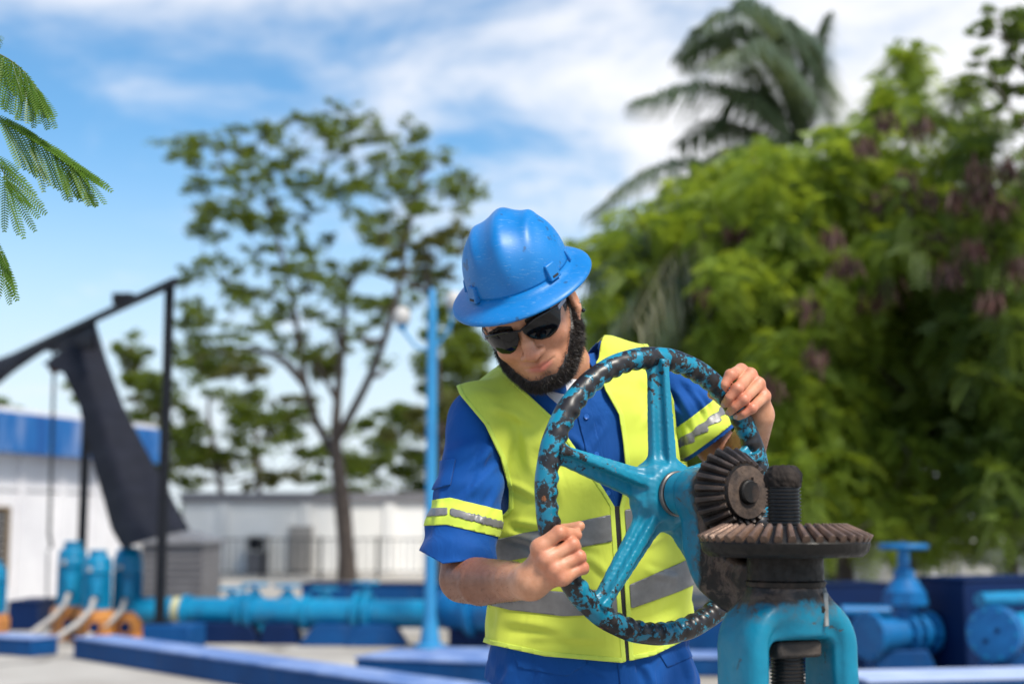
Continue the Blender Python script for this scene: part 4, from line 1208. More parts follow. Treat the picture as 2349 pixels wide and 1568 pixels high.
    u = between([(1090, 1250), (1140, 1236), (1406, 1178), (1440, 1167), (1580, 1150)], [(1090, 1304), (1140, 1291), (1406, 1240), (1440, 1227), (1580, 1208)], xv, yv)
    lo = between([(1090, 1330), (1170, 1347), (1290, 1356), (1425, 1348), (1448, 1338), (1560, 1290), (1600, 1270)], [(1090, 1378), (1170, 1398), (1290, 1412), (1425, 1406), (1448, 1394), (1560, 1354), (1600, 1335)], xv, yv)
    for gg in (u, lo):
        patch("reflective_strip", np.minimum(gg, np.where(frv, lft, -1)), 0.0022, M_GREY, vest, 0.0010, B_)
        patch("reflective_strip", np.minimum(gg, rgt), 0.0022, M_GREY, vest, 0.0010, B_)
        patch("reflective_strip", np.minimum(gg, np.where(frv, -1.0, 1.0)), 0.0022, M_GREY, vest, 0.0010, B_)
    # zip between the panels
    zx0 = line([(1160, 1404), (1300, 1416), (1518, 1434)], y); zx1 = line([(1160, 1428), (1300, 1433), (1518, 1446)], y)
    gz = np.minimum(np.minimum(x - zx0, zx1 - x), np.minimum(y - 1160, hem - 2 - y)) * 0.0009
    gz = np.where(fr, gz, -1)
    v, f = clip(V - vnormals(V, F) * 0.0012, F, gz)
    put_mesh("zip", v, f, M_ZIP, vest, 0.001)
    # ---- trousers and boots (below the frame)
    def trou(p):
        d = smax(np.maximum(torso0(p) + 0.020, p[:, 2] - 0.93), 0.70 - p[:, 2], 0.05)
        for s in (-1, 1):
            hip = np.array((foot[0] + s * 0.085, hipY + 0.01, 0.76)); an = np.array((foot[0] + s * 0.15, hipY + 0.02 * s, 0.10))
            d = smin(d, chain(p, [hip, (hip + an) / 2 + np.array((0, -0.02, 0.02)), an], [0.095, 0.085, 0.075]) - 0.004 * wob(p, 25, 6, 3, (1, 1, 0.4)), 0.05)
        return np.maximum(d, 0.08 - p[:, 2])
    V, F = sdf_mesh(trou, (foot[0] - 0.36, 2.74, 0.06), (foot[0] + 0.36, 3.36, 0.96), 0.012, 1.6)
    put_mesh("trousers", V, F, M_NAVY, T)
    for s in (-1, 1):
        an = np.array((foot[0] + s * 0.15, hipY + 0.02 * s, 0.09))
        def boot(p):
            d = cap(p, an + np.array((0, 0.01, 0.05)), an + np.array((0, 0.01, -0.03)), 0.055, 0.055)
            d = smin(d, cap(p, an + np.array((0, 0.02, -0.045)), an + np.array((0.02 * s, -0.17, -0.05)), 0.05, 0.045), 0.03)
            return np.maximum(d, 0.0 - p[:, 2])
        V, F = sdf_mesh(boot, an - np.array((0.12, 0.28, 0.11)), an + np.array((0.12, 0.12, 0.14)), 0.008, 1.6)
        put_mesh("boot", V, F, M_BOOT, T)
    return T
PERSON = build_person()
# ------------------------------------------------------------------ ground and low blue walls
def m_ground():
    m, t, b = new_mat("dusty_concrete_yard")
    v = coords(t)
    n = noise(t, v, 0.55, 6, 0.6); n2 = noise(t, v, 9, 5, 0.65); n3 = noise(t, v, 0.12, 3)
    c = ramp(t, n, [(0.3, (0.25, 0.22, 0.19)), (0.7, (0.45, 0.42, 0.38))])
    c = mix(t, step(t, n3, 0.5, 0.62), c, (0.27, 0.235, 0.19))
    c = mix(t, math_(t, 'MULTIPLY', n2, 0.35), c, (0.50, 0.48, 0.45))
    vo = N(t, "ShaderNodeTexVoronoi", feature='DISTANCE_TO_EDGE'); vo.inputs['Scale'].default_value = 0.33
    wv = N(t, "ShaderNodeVectorMath", operation='ADD'); t.links.new(v, wv.inputs[0])
    wn = N(t, "ShaderNodeTexNoise"); wn.inputs['Scale'].default_value = 1.2; t.links.new(v, wn.inputs['Vector']); t.links.new(wn.outputs['Color'], wv.inputs[1])
    t.links.new(wv.outputs[0], vo.inputs['Vector'])
    c = mix(t, math_(t, 'MULTIPLY', step(t, vo.outputs['Distance'], 0.02, 0.006), 0.6), c, (0.10, 0.09, 0.075))
    t.links.new(c, b.inputs['Base Color']); b.inputs['Roughness'].default_value = 0.9
    bump(t, b, n2, 0.4, 0.01)
    return m
gm = MB()
n = 30; xs_ = np.linspace(-400, 400, n); ys_ = np.concatenate((np.linspace(-60, 60, 20), np.linspace(90, 900, 12)))
gv = [(x, y, 0) for y in ys_ for x in xs_]
gf = [(j * n + i, j * n + i + 1, (j + 1) * n + i + 1, (j + 1) * n + i) for j in range(len(ys_) - 1) for i in range(n - 1)]
link("ground", mesh_from("ground", gv, gf), m_ground(), kind="structure")

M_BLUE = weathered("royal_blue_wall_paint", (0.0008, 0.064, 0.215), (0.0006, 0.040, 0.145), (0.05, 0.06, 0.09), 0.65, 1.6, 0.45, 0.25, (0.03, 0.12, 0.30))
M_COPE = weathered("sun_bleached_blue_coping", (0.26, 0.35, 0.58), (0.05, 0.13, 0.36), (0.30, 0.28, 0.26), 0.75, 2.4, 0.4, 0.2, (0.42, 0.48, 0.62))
M_NAVYW = simple("navy_wall_paint", (0.0006, 0.016, 0.078), (0.0005, 0.010, 0.05), 0.6, 0, 2.0, 0.3, 30, 0.01, spec=0.2)
M_PIPE = weathered("turquoise_pipe_paint", (0.002, 0.25, 0.44), (0.0015, 0.15, 0.31), (0.09, 0.08, 0.07), 0.40, 1.8, 0.5, 0.45)
M_PIPED = weathered("deep_blue_pipe_paint", (0.0012, 0.145, 0.37), (0.001, 0.085, 0.25), (0.05, 0.05, 0.06), 0.44, 2.4, 0.45, 0.4)
M_MOTOR = simple("turquoise_motor_enamel", (0.001, 0.215, 0.39), (0.001, 0.14, 0.28), 0.34, 0, 6, 0.2, 50, 0.003)
M_ORANGE = simple("orange_pump_enamel", (0.55, 0.24, 0.06), (0.34, 0.12, 0.03), 0.5, 0, 8, 0.3, 50, 0.004)
M_BLACK = simple("black_steel", (0.010, 0.011, 0.015), (0.006, 0.007, 0.010), 0.65, 0.0, 10, spec=0.2)
M_WALLW = weathered("white_painted_wall", (0.76, 0.75, 0.77), (0.62, 0.61, 0.64), (0.40, 0.37, 0.34), 0.85, 0.7, 0.4, 0.2, (0.8, 0.8, 0.8))
M_GREYS = simple("grey_sheet_metal", (0.17, 0.165, 0.175), (0.12, 0.115, 0.125), 0.6, 0.2, 3)
M_CONDUIT = simple("grey_conduit", (0.42, 0.40, 0.38), (0.3, 0.28, 0.27), 0.55, 0, 12)
M_GLASS = simple("dark_window_glass", (0.012, 0.012, 0.016), (0.02, 0.018, 0.018), 0.15)
M_GLOBE = simple("milky_globe_glass", (0.50, 0.48, 0.45), (0.44, 0.42, 0.40), 0.5)
M_POST = simple("sky_blue_post_paint", (0.03, 0.25, 0.50), (0.02, 0.19, 0.42), 0.45, 0, 4)

def low_wall(name, label, a, b, w, h, mat=None, cope=None, z=0.0, group=None):
    """painted kerb wall along a-b (its camera-side bottom edge), with a bleached top"""
    a = np.array(a, float); b = np.array(b, float); d = b - a; L = np.linalg.norm(d); d /= L
    nrm = np.array((-d[1], d[0], 0)); nrm = nrm if nrm[1] > 0 else -nrm
    T = thing(name, (a + b) / 2 + nrm * w / 2 + np.array((0, 0, z)), label, "wall", group)
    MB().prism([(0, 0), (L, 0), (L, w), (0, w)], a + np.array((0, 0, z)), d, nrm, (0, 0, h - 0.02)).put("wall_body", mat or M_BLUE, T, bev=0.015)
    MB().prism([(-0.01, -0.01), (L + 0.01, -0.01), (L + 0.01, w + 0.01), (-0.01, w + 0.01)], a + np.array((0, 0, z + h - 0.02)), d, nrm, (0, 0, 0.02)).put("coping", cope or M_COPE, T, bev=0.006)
    return T
K1a, K1b = G(167, 1509), G(560, 1575)
dk = (K1b - K1a) / np.linalg.norm(K1b - K1a)
low_wall("low_parapet", "long low blue kerb wall running past the base of the tall black post", K1a, K1a + dk * 9.0, 0.40, 0.19)
low_wall("low_parapet", "short low blue kerb wall ending at the concrete gap beside the pumps", G(-160, 1490), G(70, 1506), 0.32, 0.17)
low_wall("low_parapet", "low blue kerb wall with a pale top just behind the worker's hip", G(815, 1566, 0.0), G(1130, 1580, 0.0), 0.75, 0.20)
MBk = G(1010, 1560, 0.0)
low_wall("low_parapet", "blue kerb wall crossing behind the worker to the valve stand", G(978, 1540), G(1700, 1552), 0.5, 0.16)
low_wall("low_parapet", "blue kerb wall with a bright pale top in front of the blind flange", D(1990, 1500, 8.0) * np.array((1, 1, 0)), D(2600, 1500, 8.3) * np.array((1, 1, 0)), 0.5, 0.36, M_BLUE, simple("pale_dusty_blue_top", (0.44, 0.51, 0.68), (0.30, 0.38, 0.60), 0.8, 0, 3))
# plinth of the tall black post
PB = G(362, 1492)
pt = thing("concrete_block", PB, "square blue concrete block at the foot of the tall black post", "block")
MB().box(PB + np.array((0.06, 0.40, 0.115)), (0.50, 0.40, 0.23), rz=-0.2).put("block", M_BLUE, pt, bev=0.02)

# ------------------------------------------------------------------ left building with blue fascia
def build_left_house():
    P0, P1 = np.array((-8.43, 20.3, 0)), np.array((-6.78, 25.9, 0))
    d = (P1 - P0) / np.linalg.norm(P1 - P0); L = np.linalg.norm(P1 - P0); back = np.array((-d[1], d[0], 0))
    T = thing("pump_house", (P0 + P1) / 2, "white walled pump house with a deep streaked blue fascia and louvred window", "building")
    MB().prism([(0, 0), (L, 0), (L, 6), (0, 6)], P0, d, back, (0, 0, 2.28)).put("wall", M_WALLW, T)
    fm, t, b = new_mat("streaked_blue_fascia")
    v = coords(t, scale=(1, 1, 0.25)); n_ = noise(t, v, 2.6, 5, 0.6)
    t.links.new(ramp(t, n_, [(0.35, (0.003, 0.075, 0.28)), (0.50, (0.006, 0.115, 0.36)), (0.70, (0.16, 0.24, 0.44))]), b.inputs['Base Color'])
    b.inputs['Roughness'].default_value = 0.6
    MB().prism([(-0.3, -0.3), (L + 0.25, -0.3), (L + 0.25, 6.2), (-0.3, 6.2)], P0 + np.array((0, 0, 2.28)), d, back, (0, 0, 0.61)).put("fascia", fm, T)
    MB().prism([(-0.3, -0.25), (L + 0.2, -0.25), (L + 0.2, 6.1), (-0.3, 6.1)], P0 + np.array((0, 0, 2.89)), d, back, (0, 0, 0.08)).put("roof", M_WALLW, T)
    for s in (2.3, 3.4, 4.4):
        MB().prism([(s, -0.04), (s + 0.14, -0.04), (s + 0.14, 0), (s, 0)], P0, d, back, (0, 0, 2.278)).put("pilaster", M_WALLW, T)
    MB().prism([(0, -0.03), (L, -0.03), (L, 0), (0, 0)], P0 + np.array((0, 0, 1.72)), d, back, (0, 0, 0.07)).put("moulding", M_WALLW, T)
    w = MB().prism([(1.15, -0.06), (1.95, -0.06), (1.95, -0.002), (1.15, -0.002)], P0 + np.array((0, 0, 0.3)), d, back, (0, 0, 1.1)).put("window", M_GLASS, T)
    fm2 = simple("brown_window_frame", (0.20, 0.14, 0.08), None, 0.6)
    for (s0, s1, z0, z1) in ((1.09, 1.15, 0.22, 1.46), (1.95, 2.03, 0.22, 1.46), (1.15, 1.95, 1.40, 1.46), (1.15, 1.95, 0.22, 0.30)):
        MB().prism([(s0, -0.09), (s1, -0.09), (s1, -0.003), (s0, -0.003)], P0 + np.array((0, 0, z0)), d, back, (0, 0, z1 - z0)).put("window_frame", fm2, w)
    for k in range(9):
        MB().prism([(1.16, -0.085), (1.94, -0.085), (1.94, -0.062), (1.16, -0.062)], P0 + np.array((0, 0, 0.36 + k * 0.115)), d, back, (0, 0, 0.025)).put("slat", M_CONDUIT, w)
build_left_house()

# ------------------------------------------------------------------ long white wall behind the trees
def build_far_wall():
    Y = 34.0
    a = D(420, 1152, Y); b = D(1560, 1152, Y); zt = a[2]; x0, x1 = a[0], b[0]
    T = thing("perimeter_wall", ((x0 + x1) / 2, Y, 0), "long bright white perimeter wall with a grey coping behind the dark tree trunk", "wall")
    MB().box(((x0 + x1) / 2, Y + 0.15, zt / 2), (x1 - x0, 0.3, zt)).put("wall_body", simple("bright_white_wall", (0.86, 0.84, 0.81), (0.70, 0.68, 0.64), 0.85, 0, 0.9, stretch=(1, 1, 0.3)), T)
    MB().box(((x0 + x1) / 2, Y + 0.15, zt + 0.12), (x1 - x0 + 0.1, 0.46, 0.24)).put("coping", simple("grey_wall_coping", (0.20, 0.195, 0.21), None, 0.7, 0, 1), T)
    for k in range(6): MB().box((x0 + (x1 - x0) * (k + 0.5) / 6, Y - 0.03, zt / 2), (0.25, 0.06, zt - 0.005)).put("pier", simple("bright_white_pier", (0.84, 0.82, 0.79), None, 0.85, 0, 0.8), T)
    xd = D(690, 1300, Y)[0]
    MB().box((xd, Y - 0.06, 0.60), (0.55, 0.12, 1.05)).put("service_door", simple("dark_brown_door", (0.30, 0.28, 0.26), None, 0.6), T)
    c = np.array((D(597, 1290, Y)[0], Y - 0.35, 0.72))
    ac = thing("air_conditioner", (c[0], c[1], 0), "small pale air conditioner unit standing against the white perimeter wall", "air conditioner")
    MB().box(c, (0.55, 0.3, 0.42)).put("casing", simple("beige_casing", (0.55, 0.53, 0.50)), ac, bev=0.02)
    MB().lathe(c + np.array((-0.05, -0.15, 0)), (0, -1, 0), [(0.16, 0), (0.16, 0.02), (0.05, 0.03)], 20).put("fan_grille", M_BLACK, ac)
    MB().box(c + np.array((0, 0.02, -0.465)), (0.45, 0.25, 0.51)).put("stand", M_GREYS, ac)
build_far_wall()

# ------------------------------------------------------------------ grey ribbed shed
def build_shed():
    a = D(326, 1240, 22); b = D(466, 1240, 22)
    T = thing("metal_shed", ((a[0] + b[0]) / 2, 22.6, 0), "small grey ribbed metal shed behind the hanging black sheet", "shed")
    w = b[0] - a[0]
    MB().box(((a[0] + b[0]) / 2, 22.7, 0.44), (w, 1.4, 0.88)).put("wall", M_GREYS, T)
    for k in range(8):
        MB().box(((a[0] + b[0]) / 2, 21.985, 0.07 + k * 0.105), (w - 0.02, 0.03, 0.06)).put("panel", M_GREYS, T)
    MB().prism([(-0.52, 0), (0.52, 0), (0.52, 0.04), (0, 0.20), (-0.52, 0.04)], ((a[0] + b[0]) / 2, 21.9, 0.885), (1, 0, 0), (0, 0, 1), (0, 1.6, 0)).put("roof", simple("weathered_zinc_roof", (0.24, 0.24, 0.26), None, 0.5, 0.3), T)
build_shed()

# ------------------------------------------------------------------ black steel frame, hanging sheet, chain hoist
PA, PAT = G(366, 1432, 0.42), None
PY = PB[1] + 0.38
PX = D(366, 1430, PY)[0]
ZT = D(381, 655, PY)[2]
TB = np.array((-7.9, PY + 5.6, ZT))
# far end of the beam: level, along the sight line of the photographed beam
def beam_pt(px, py):
    dx, dy = (px - 1174.5) / FPX, (784 - py) / FPX
    wy, wz = CT - dy * ST, ST + dy * CT; t = (ZT - CAM_Z) / wz
    return np.array((dx * t, wy * t, ZT))
BE = beam_pt(70, 800); BEX = beam_pt(425, 632)
fr_ = thing("steel_frame", (PX, PY, 0.23), "tall black steel post frame with a sloping top beam carrying the black sheet", "frame")
MB().box((PX, PY, (0.23 + ZT) / 2), (0.085, 0.085, ZT - 0.23)).put("post", M_BLACK, fr_)
MB().box((PX, PY, 0.242), (0.2, 0.2, 0.02)).put("base_plate", M_BLACK, fr_)
bd = (BE - np.array((PX, PY, ZT))); 
Bend = np.array((PX, PY, ZT)) + bd * 1.45
MB().bar(np.array((PX, PY, ZT + 0.02)) - bd * 0.03, Bend, 0.07, 0.07).put("beam", M_BLACK, fr_)
sB = 0.66
pb = np.array((PX, PY, ZT)) + bd * sB
pb = np.array((D(190, 1200, pb[1])[0], pb[1], ZT))
MB().box((pb[0], pb[1], ZT / 2), (0.09, 0.09, ZT)).put("post", M_BLACK, fr_)
MB().box((Bend[0], Bend[1], ZT / 2), (0.09, 0.09, ZT)).put("post", M_BLACK, fr_)
MB().box(np.array((PX, PY, ZT)) + bd * 0.27 + np.array((0, 0, 0.09)), (0.22, 0.12, 0.12)).put("clamp", M_BLACK, fr_)
# sheet: hangs from the beam and is pulled aside towards the post
def build_sheet():
    M_TARP = fabric("black_shade_sheet", (0.012, 0.013, 0.022), (0.007, 0.008, 0.014), 0.8, fold=0.4, foldscale=3.0, sheen=0.0)
    Lx = [(100, 836), (146, 856), (182, 930), (210, 1045), (238, 1140), (258, 1215), (284, 1258)]
    Rx = [(221, 745), (246, 830), (284, 935), (328, 1020), (372, 1100), (406, 1165), (434, 1216)]
    nu, nv = 18, 48; V = []
    Ya, Yb = beam_pt(180, 765)[1] - 0.2, PY + 0.6
    for j in range(nv):
        k = j / (nv - 1); q = k * 6; i = min(int(q), 5); f = q - i
        f = f * f * (3 - 2 * f) * 0.4 + f * 0.6
        l = np.array(Lx[i]) * (1 - f) + np.array(Lx[i + 1]) * f; r = np.array(Rx[i]) * (1 - f) + np.array(Rx[i + 1]) * f
        for u in range(nu):
            s = u / (nu - 1); x, y = l * (1 - s) + r * s
            if j == nv - 1: y -= 6 * math.sin(s * 3.14)
            Y = (Ya * (1 - k) + Yb * k) - 0.35 * math.sin(s * math.pi) * (0.3 + k) + 0.12 * math.sin(s * 9 + k * 3) * k
            V.append(D(x, y, Y))
    F = np.array([(j * nu + u, j * nu + u + 1, (j + 1) * nu + u + 1, (j + 1) * nu + u) for j in range(nv - 1) for u in range(nu - 1)])
    T = thing("black_sheet", V[nu // 2], "black cloth sheet hanging from the beam and drawn aside to the post", "sheet")
    put_mesh("hanging_sheet", np.array(V), F, M_TARP, T, 0.012)
    # swag along the beam towards the left
    up = [(-60, 848), (0, 822), (70, 796), (130, 770), (221, 739)]; dn = [(-60, 918), (0, 879), (47, 841), (104, 803), (130, 806), (221, 800)]
    V = []; nu = 40
    for u in range(nu):
        px_ = -60 + 281 * u / (nu - 1); yu = line(up, px_); yd = line(dn, px_)
        Yb_ = np.interp(px_, (-60, 221), (beam_pt(-60, 848)[1], beam_pt(221, 739)[1])) - 0.12
        for j in range(8):
            k = j / 7; V.append(D(px_, yu + (yd - yu) * k, Yb_ - 0.25 * math.sin(k * 3.14) + 0.05 * math.sin(u * 0.8)))
    F = np.array([(u * 8 + j, (u + 1) * 8 + j, (u + 1) * 8 + j + 1, u * 8 + j + 1) for u in range(nu - 1) for j in range(7)])
    put_mesh("swag", np.array(V), F, M_TARP, T, 0.012)
build_sheet()
def build_hoist():
    Yh = np.interp(120, (-60, 221), (Bend[1] - 0.4, pb[1] - 0.2)) - 0.45
    top = D(122, 808, Yh)
    T = thing("chain_hoist", top, "chain hoist hanging from the beam beside the white pump house wall", "hoist")
    MB().tube([top + np.array((0, 0.3, 0.1)), top, D(126, 830, Yh)], 0.02, 8).put("hook", M_BLACK, T)
    MB().ball(D(126, 845, Yh), 0.085, 14, 8, (1, 1, 0.8)).put("hoist_body", simple("rusty_hoist", (0.10, 0.04, 0.025), (0.03, 0.02, 0.02), 0.6), T)
    a, b = D(124, 850, Yh), D(113, 1225, Yh)
    me = MB().tube([(0.02 * math.cos(t), 0, 0.032 * math.sin(t)) for t in np.linspace(0, 2 * math.pi, 10, endpoint=False)], 0.0075, 5, closed=True).mesh("chain_link")
    me.materials.append(M_BLACK)
    nL = 60
    for k in range(nL):
        o = link("chain_link", me, None, T); p = a + (b - a) * k / (nL - 1)
        o.matrix_basis = Matrix.Translation(Vector(p)) @ Matrix.Rotation(k * math.pi / 2, 4, 'Z')
    MB().tube([b, D(116, 1240, Yh), D(118, 1252, Yh), D(112, 1256, Yh)], 0.022, 8).put("load_hook", M_BLACK, T)
    MB().cyl(D(110, 1262, Yh), D(107, 1420, Yh), 0.018, None, 8).put("lowered_bar", M_CONDUIT, T)
build_hoist()

# ------------------------------------------------------------------ pumps
def pump(px, ptop, pbot, wpx, Y, label, dome=True):
    top = D(px, ptop, Y); bot = D(px, pbot, Y); r = wpx / 2 / FPX * Y * 1.0
    zb, zt = bot[2], top[2]; h = zt - zb; c = np.array((top[0], Y, 0))
    T = thing("pump", (c[0], c[1], 0), label, "pump", "vertical pump motors on orange casings")
    base = MB().lathe(c, (0, 0, 1), [(r * 1.55, 0.0), (r * 1.55, 0.05), (r * 1.30, 0.07), (r * 1.28, zb * 0.45), (r * 1.38, zb * 0.6), (r * 1.38, zb - 0.05), (r * 1.2, zb - 0.03), (r * 1.2, zb)], 28).put("pump_casing", M_ORANGE, T)
    MB().cyl(c + np.array((0.05, -r * 0.85, zb * 0.5)), c + np.array((0.05, -r * 1.58, zb * 0.5)), r * 0.55, None, 20).put("inlet_port", M_ORANGE, base)
    MB().cyl(c + np.array((0.05, -r * 1.581, zb * 0.5)), c + np.array((0.05, -r * 1.60, zb * 0.5)), r * 0.38, None, 20).put("port_opening", M_NAVYW, base)
    body = MB().lathe(c, (0, 0, 1), [(r * 1.05, zb), (r * 1.05, zb + 0.03 * h), (r * 0.88, zb + 0.05 * h), (r * 0.90, zb + 0.60 * h), (r * 1.0, zb + 0.62 * h), (r * 1.0, zb + 0.72 * h), (r * 0.95, zb + 0.74 * h)], 36).put("motor_body", M_MOTOR, T)
    fin = MB().box((0, 0, 0), (0.03, 0.012, 0.54 * h)).mesh("cooling_fin", False); fin.materials.append(M_MOTOR)
    for k in range(24):
        a = 2 * math.pi * k / 24
        o = link("cooling_fin", fin, None, body)
        o.matrix_basis = Matrix.Translation((c[0] + r * 0.90 * math.cos(a), c[1] + r * 0.90 * math.sin(a), zb + 0.325 * h)) @ Matrix.Rotation(a, 4, 'Z')
    pr = [(r * 0.96, zb + 0.742 * h), (r * 0.98, zb + 0.80 * h), (r * 0.86, zb + 0.87 * h), (r * 0.62, zb + 0.89 * h), (r * 0.60, zb + 0.965 * h), (r * 0.66, zb + 0.968 * h), (r * 0.62, zb + h), (0.01, zb + h)] if not dome else \
         [(r * 0.96, zb + 0.742 * h), (r * 1.0, zb + 0.80 * h), (r * 0.90, zb + 0.86 * h), (r * 0.80, zb + 0.88 * h), (r * 0.92, zb + 0.90 * h), (r * 0.70, zb + 0.965 * h), (r * 0.25, zb + h), (0.01, zb + h)]
    MB().lathe(c, (0, 0, 1), pr, 32).put("fan_cover", M_MOTOR, T)
    bx = MB().box(c + np.array((r * 0.25, -r * 1.02, zb + 0.36 * h)), (r * 0.7, r * 0.3, 0.26 * h)).put("terminal_box", M_PIPE, T, bev=0.01)
    MB().cyl(c + np.array((-r * 0.25, -r * 0.95, zb + 0.68 * h)), c + np.array((-r * 0.25, -r * 1.06, zb + 0.68 * h)), r * 0.17, None, 16).put("gauge", M_CONDUIT, T)
    p0 = c + np.array((r * 0.1, -r * 1.05, zb + 0.18 * h))
    MB().tube([p0, p0 + np.array((0, -0.10, -0.10)), p0 + np.array((-0.08, -0.22, -zb * 0.5 - 0.05)), np.array((p0[0] - 0.30, p0[1] - 0.42, 0.05))], 0.03, 10).put("conduit", M_CONDUIT, T)
YP = 14.7
pump(168, 1240, 1388, 64, YP + 0.5, "tallest turquoise motor on an orange casing, under the chain hoist", False)
pump(226, 1260, 1396, 64, YP, "squat turquoise motor with knobbed cap between two other pump motors", False)
pump(296, 1252, 1400, 66, YP + 0.3, "turquoise motor with pale conical cap nearest the black post")
pump(-12, 1285, 1405, 56, YP - 0.8, "turquoise motor at the near end of the pump row below the window", False)
low_wall("low_parapet", "dark blue plinth wall behind the orange pump casings", D(16, 1440, 16.4) * np.array((1, 1, 0)), D(84, 1440, 16.4) * np.array((1, 1, 0)), 0.8, 0.33, M_NAVYW, M_NAVYW)

# ------------------------------------------------------------------ pipelines
def flange(mb, p, ax, r, t=0.035): mb.lathe(p, ax, [(r, -t / 2), (r, t / 2)], 28)
def bolts(mb, p, ax, r, n=10, s=0.014, t=0.03):
    u, v, a = frame(ax)
    for k in range(n):
        q = p + r * (math.cos(2 * math.pi * k / n) * u + math.sin(2 * math.pi * k / n) * v)
        mb.lathe(q - a * t, a, [(s, 0), (s, 2 * t)], 6)
def pipeline():
    Y = 14.5
    a = D(318, 1400, Y + 0.5); b = D(968, 1400, Y - 0.1); zc = 0.31; a[2] = b[2] = zc
    r = 0.138; d = (b - a) / np.linalg.norm(b - a)
    T = thing("pipeline", ((a[0] + b[0]) / 2, Y, 0), "long turquoise water pipeline with bolted flanges on blue supports behind the kerb wall", "pipe")
    MB().cyl(a, b, r, None, 32).put("pipe", M_PIPE, T)
    for px_, rr in ((408, 1.22), (545, 1.42), (566, 1.42), (700, 1.3), (822, 1.5), (846, 1.5)):
        s = (D(px_, 1400, Y)[0] - a[0]) / (b[0] - a[0]); p = a + (b - a) * s
        mb = MB(); flange(mb, p, d, r * rr, 0.05); mb.put("flange", M_PIPE, T)
        mb = MB(); bolts(mb, p, d, r * (rr - 0.13), 12); mb.put("bolt_ring", M_PIPED, T, kind="stuff")
    MB().cyl(a + (b - a) * 0.135, a + (b - a) * 0.165, r * 1.04, None, 32).put("band", simple("pale_yellow_band", (0.55, 0.52, 0.30)), T)
    # bell mouth and bend to the right
    e0 = b; MB().tube([b, b + d * 0.35 + np.array((0, -0.05, 0.02)), b + d * 0.6 + np.array((0, -0.3, 0.05))], [r, r * 0.9, r * 0.9], 28).put("elbow", M_PIPE, T)
    # supports
    for px_, w0, w1, m in ((866, 0.62, 0.34, M_BLUE), (790, 0.9, 0.55, M_BLUE), (500, 0.8, 0.6, M_NAVYW), (640, 0.4, 0.3, M_NAVYW)):
        s = (D(px_, 1400, Y)[0] - a[0]) / (b[0] - a[0]); p = a + (b - a) * s
        MB().prism([(-w0 / 2, 0), (w0 / 2, 0), (w1 / 2, zc - 0.10), (-w1 / 2, zc - 0.10)], (p[0], p[1] - 0.2, 0), (1, 0, 0), (0, 0, 1), (0, 0.4, 0)).put("support", m, T, bev=0.015)
    return a, b, d, zc
pa_, pb_, pd_, pz_ = pipeline()
def small_valve(px, ytop, Y, label, zb=0.5, s=1.0, m=M_PIPE):
    p = D(px, ytop, Y); zt = p[2]; c = np.array((p[0], Y, 0))
    T = thing("pipe_valve", c, label, "valve", "small valves standing along the far pipeline")
    h = zt - zb
    MB().lathe(c, (0, 0, 1), [(0.10 * s, 0), (0.10 * s, zb - 0.03), (0.17 * s, zb - 0.03), (0.17 * s, zb + 0.04), (0.13 * s, zb + 0.06), (0.11 * s, zb + 0.35 * h), (0.06 * s, zb + 0.5 * h), (0.05 * s, zb + 0.7 * h)], 24).put("bonnet", m, T)
    MB().cyl(c + np.array((0, 0, zb + 0.65 * h)), c + np.array((0, 0, zt)), 0.022 * s, None, 10).put("stem", M_PIPED, T)
    w = MB(); w.tube([c + np.array((0.13 * s * math.cos(t), 0.13 * s * math.sin(t), zb + 0.9 * h)) for t in np.linspace(0, 2 * math.pi, 24, endpoint=False)], 0.014 * s, 8, closed=True)
    wh = w.put("handwheel", m, T)
    for k in range(4):
        t = k * math.pi / 2 + 0.4
        MB().cyl(c + np.array((0, 0, zb + 0.9 * h)), c + np.array((0.13 * s * math.cos(t), 0.13 * s * math.sin(t), zb + 0.9 * h)), 0.009 * s, None, 6).put("spoke", m, wh)
for px_, yt, Y, lb in ((533, 1345, 15.6, "small turquoise valve with dark blue foot nearest the grey shed"), (585, 1335, 15.9, "dark turquoise cone topped valve next to the dark warehouse door"),
                       (660, 1338, 16.1, "slim turquoise valve in front of the warehouse door"), (745, 1345, 15.8, "wide turquoise valve just before the bare tree trunk"),
                       (838, 1330, 15.4, "tall turquoise valve standing beyond the tree trunk")):
    small_valve(px_, yt, Y, lb, 0.30, 1.1)
low_wall("low_parapet", "tall dark blue wall behind the turquoise pipeline and the lamp post", D(690, 1400, 17.0) * np.array((1, 1, 0)), D(1230, 1400, 16.6) * np.array((1, 1, 0)), 0.5, 0.50, M_BLUE, M_NAVYW)
def second_pipe():
    Y = 14.2; T = thing("pipeline", (D(1090, 1420, Y)[0], Y, 0), "short thick blue pipe stub with a rounded end behind the worker's elbow", "pipe")
    a, b = D(1020, 1395, Y), D(1190, 1400, Y - 0.3); r = 0.2
    MB().lathe(a, b - a, [(0.02, -0.10), (r * 0.6, -0.08), (r * 0.95, 0), (r, 0.05), (r, 0.9)], 30).put("pipe", M_PIPED, T)
    mb = MB(); flange(mb, a + (b - a) * 0.4, b - a, r * 1.3, 0.06); mb.put("flange", M_PIPED, T)
    MB().box((a[0] + 0.25, Y + 0.05, a[2] / 2 - 0.07), (0.4, 0.4, a[2] - 0.2)).put("support", M_NAVYW, T)
second_pipe()

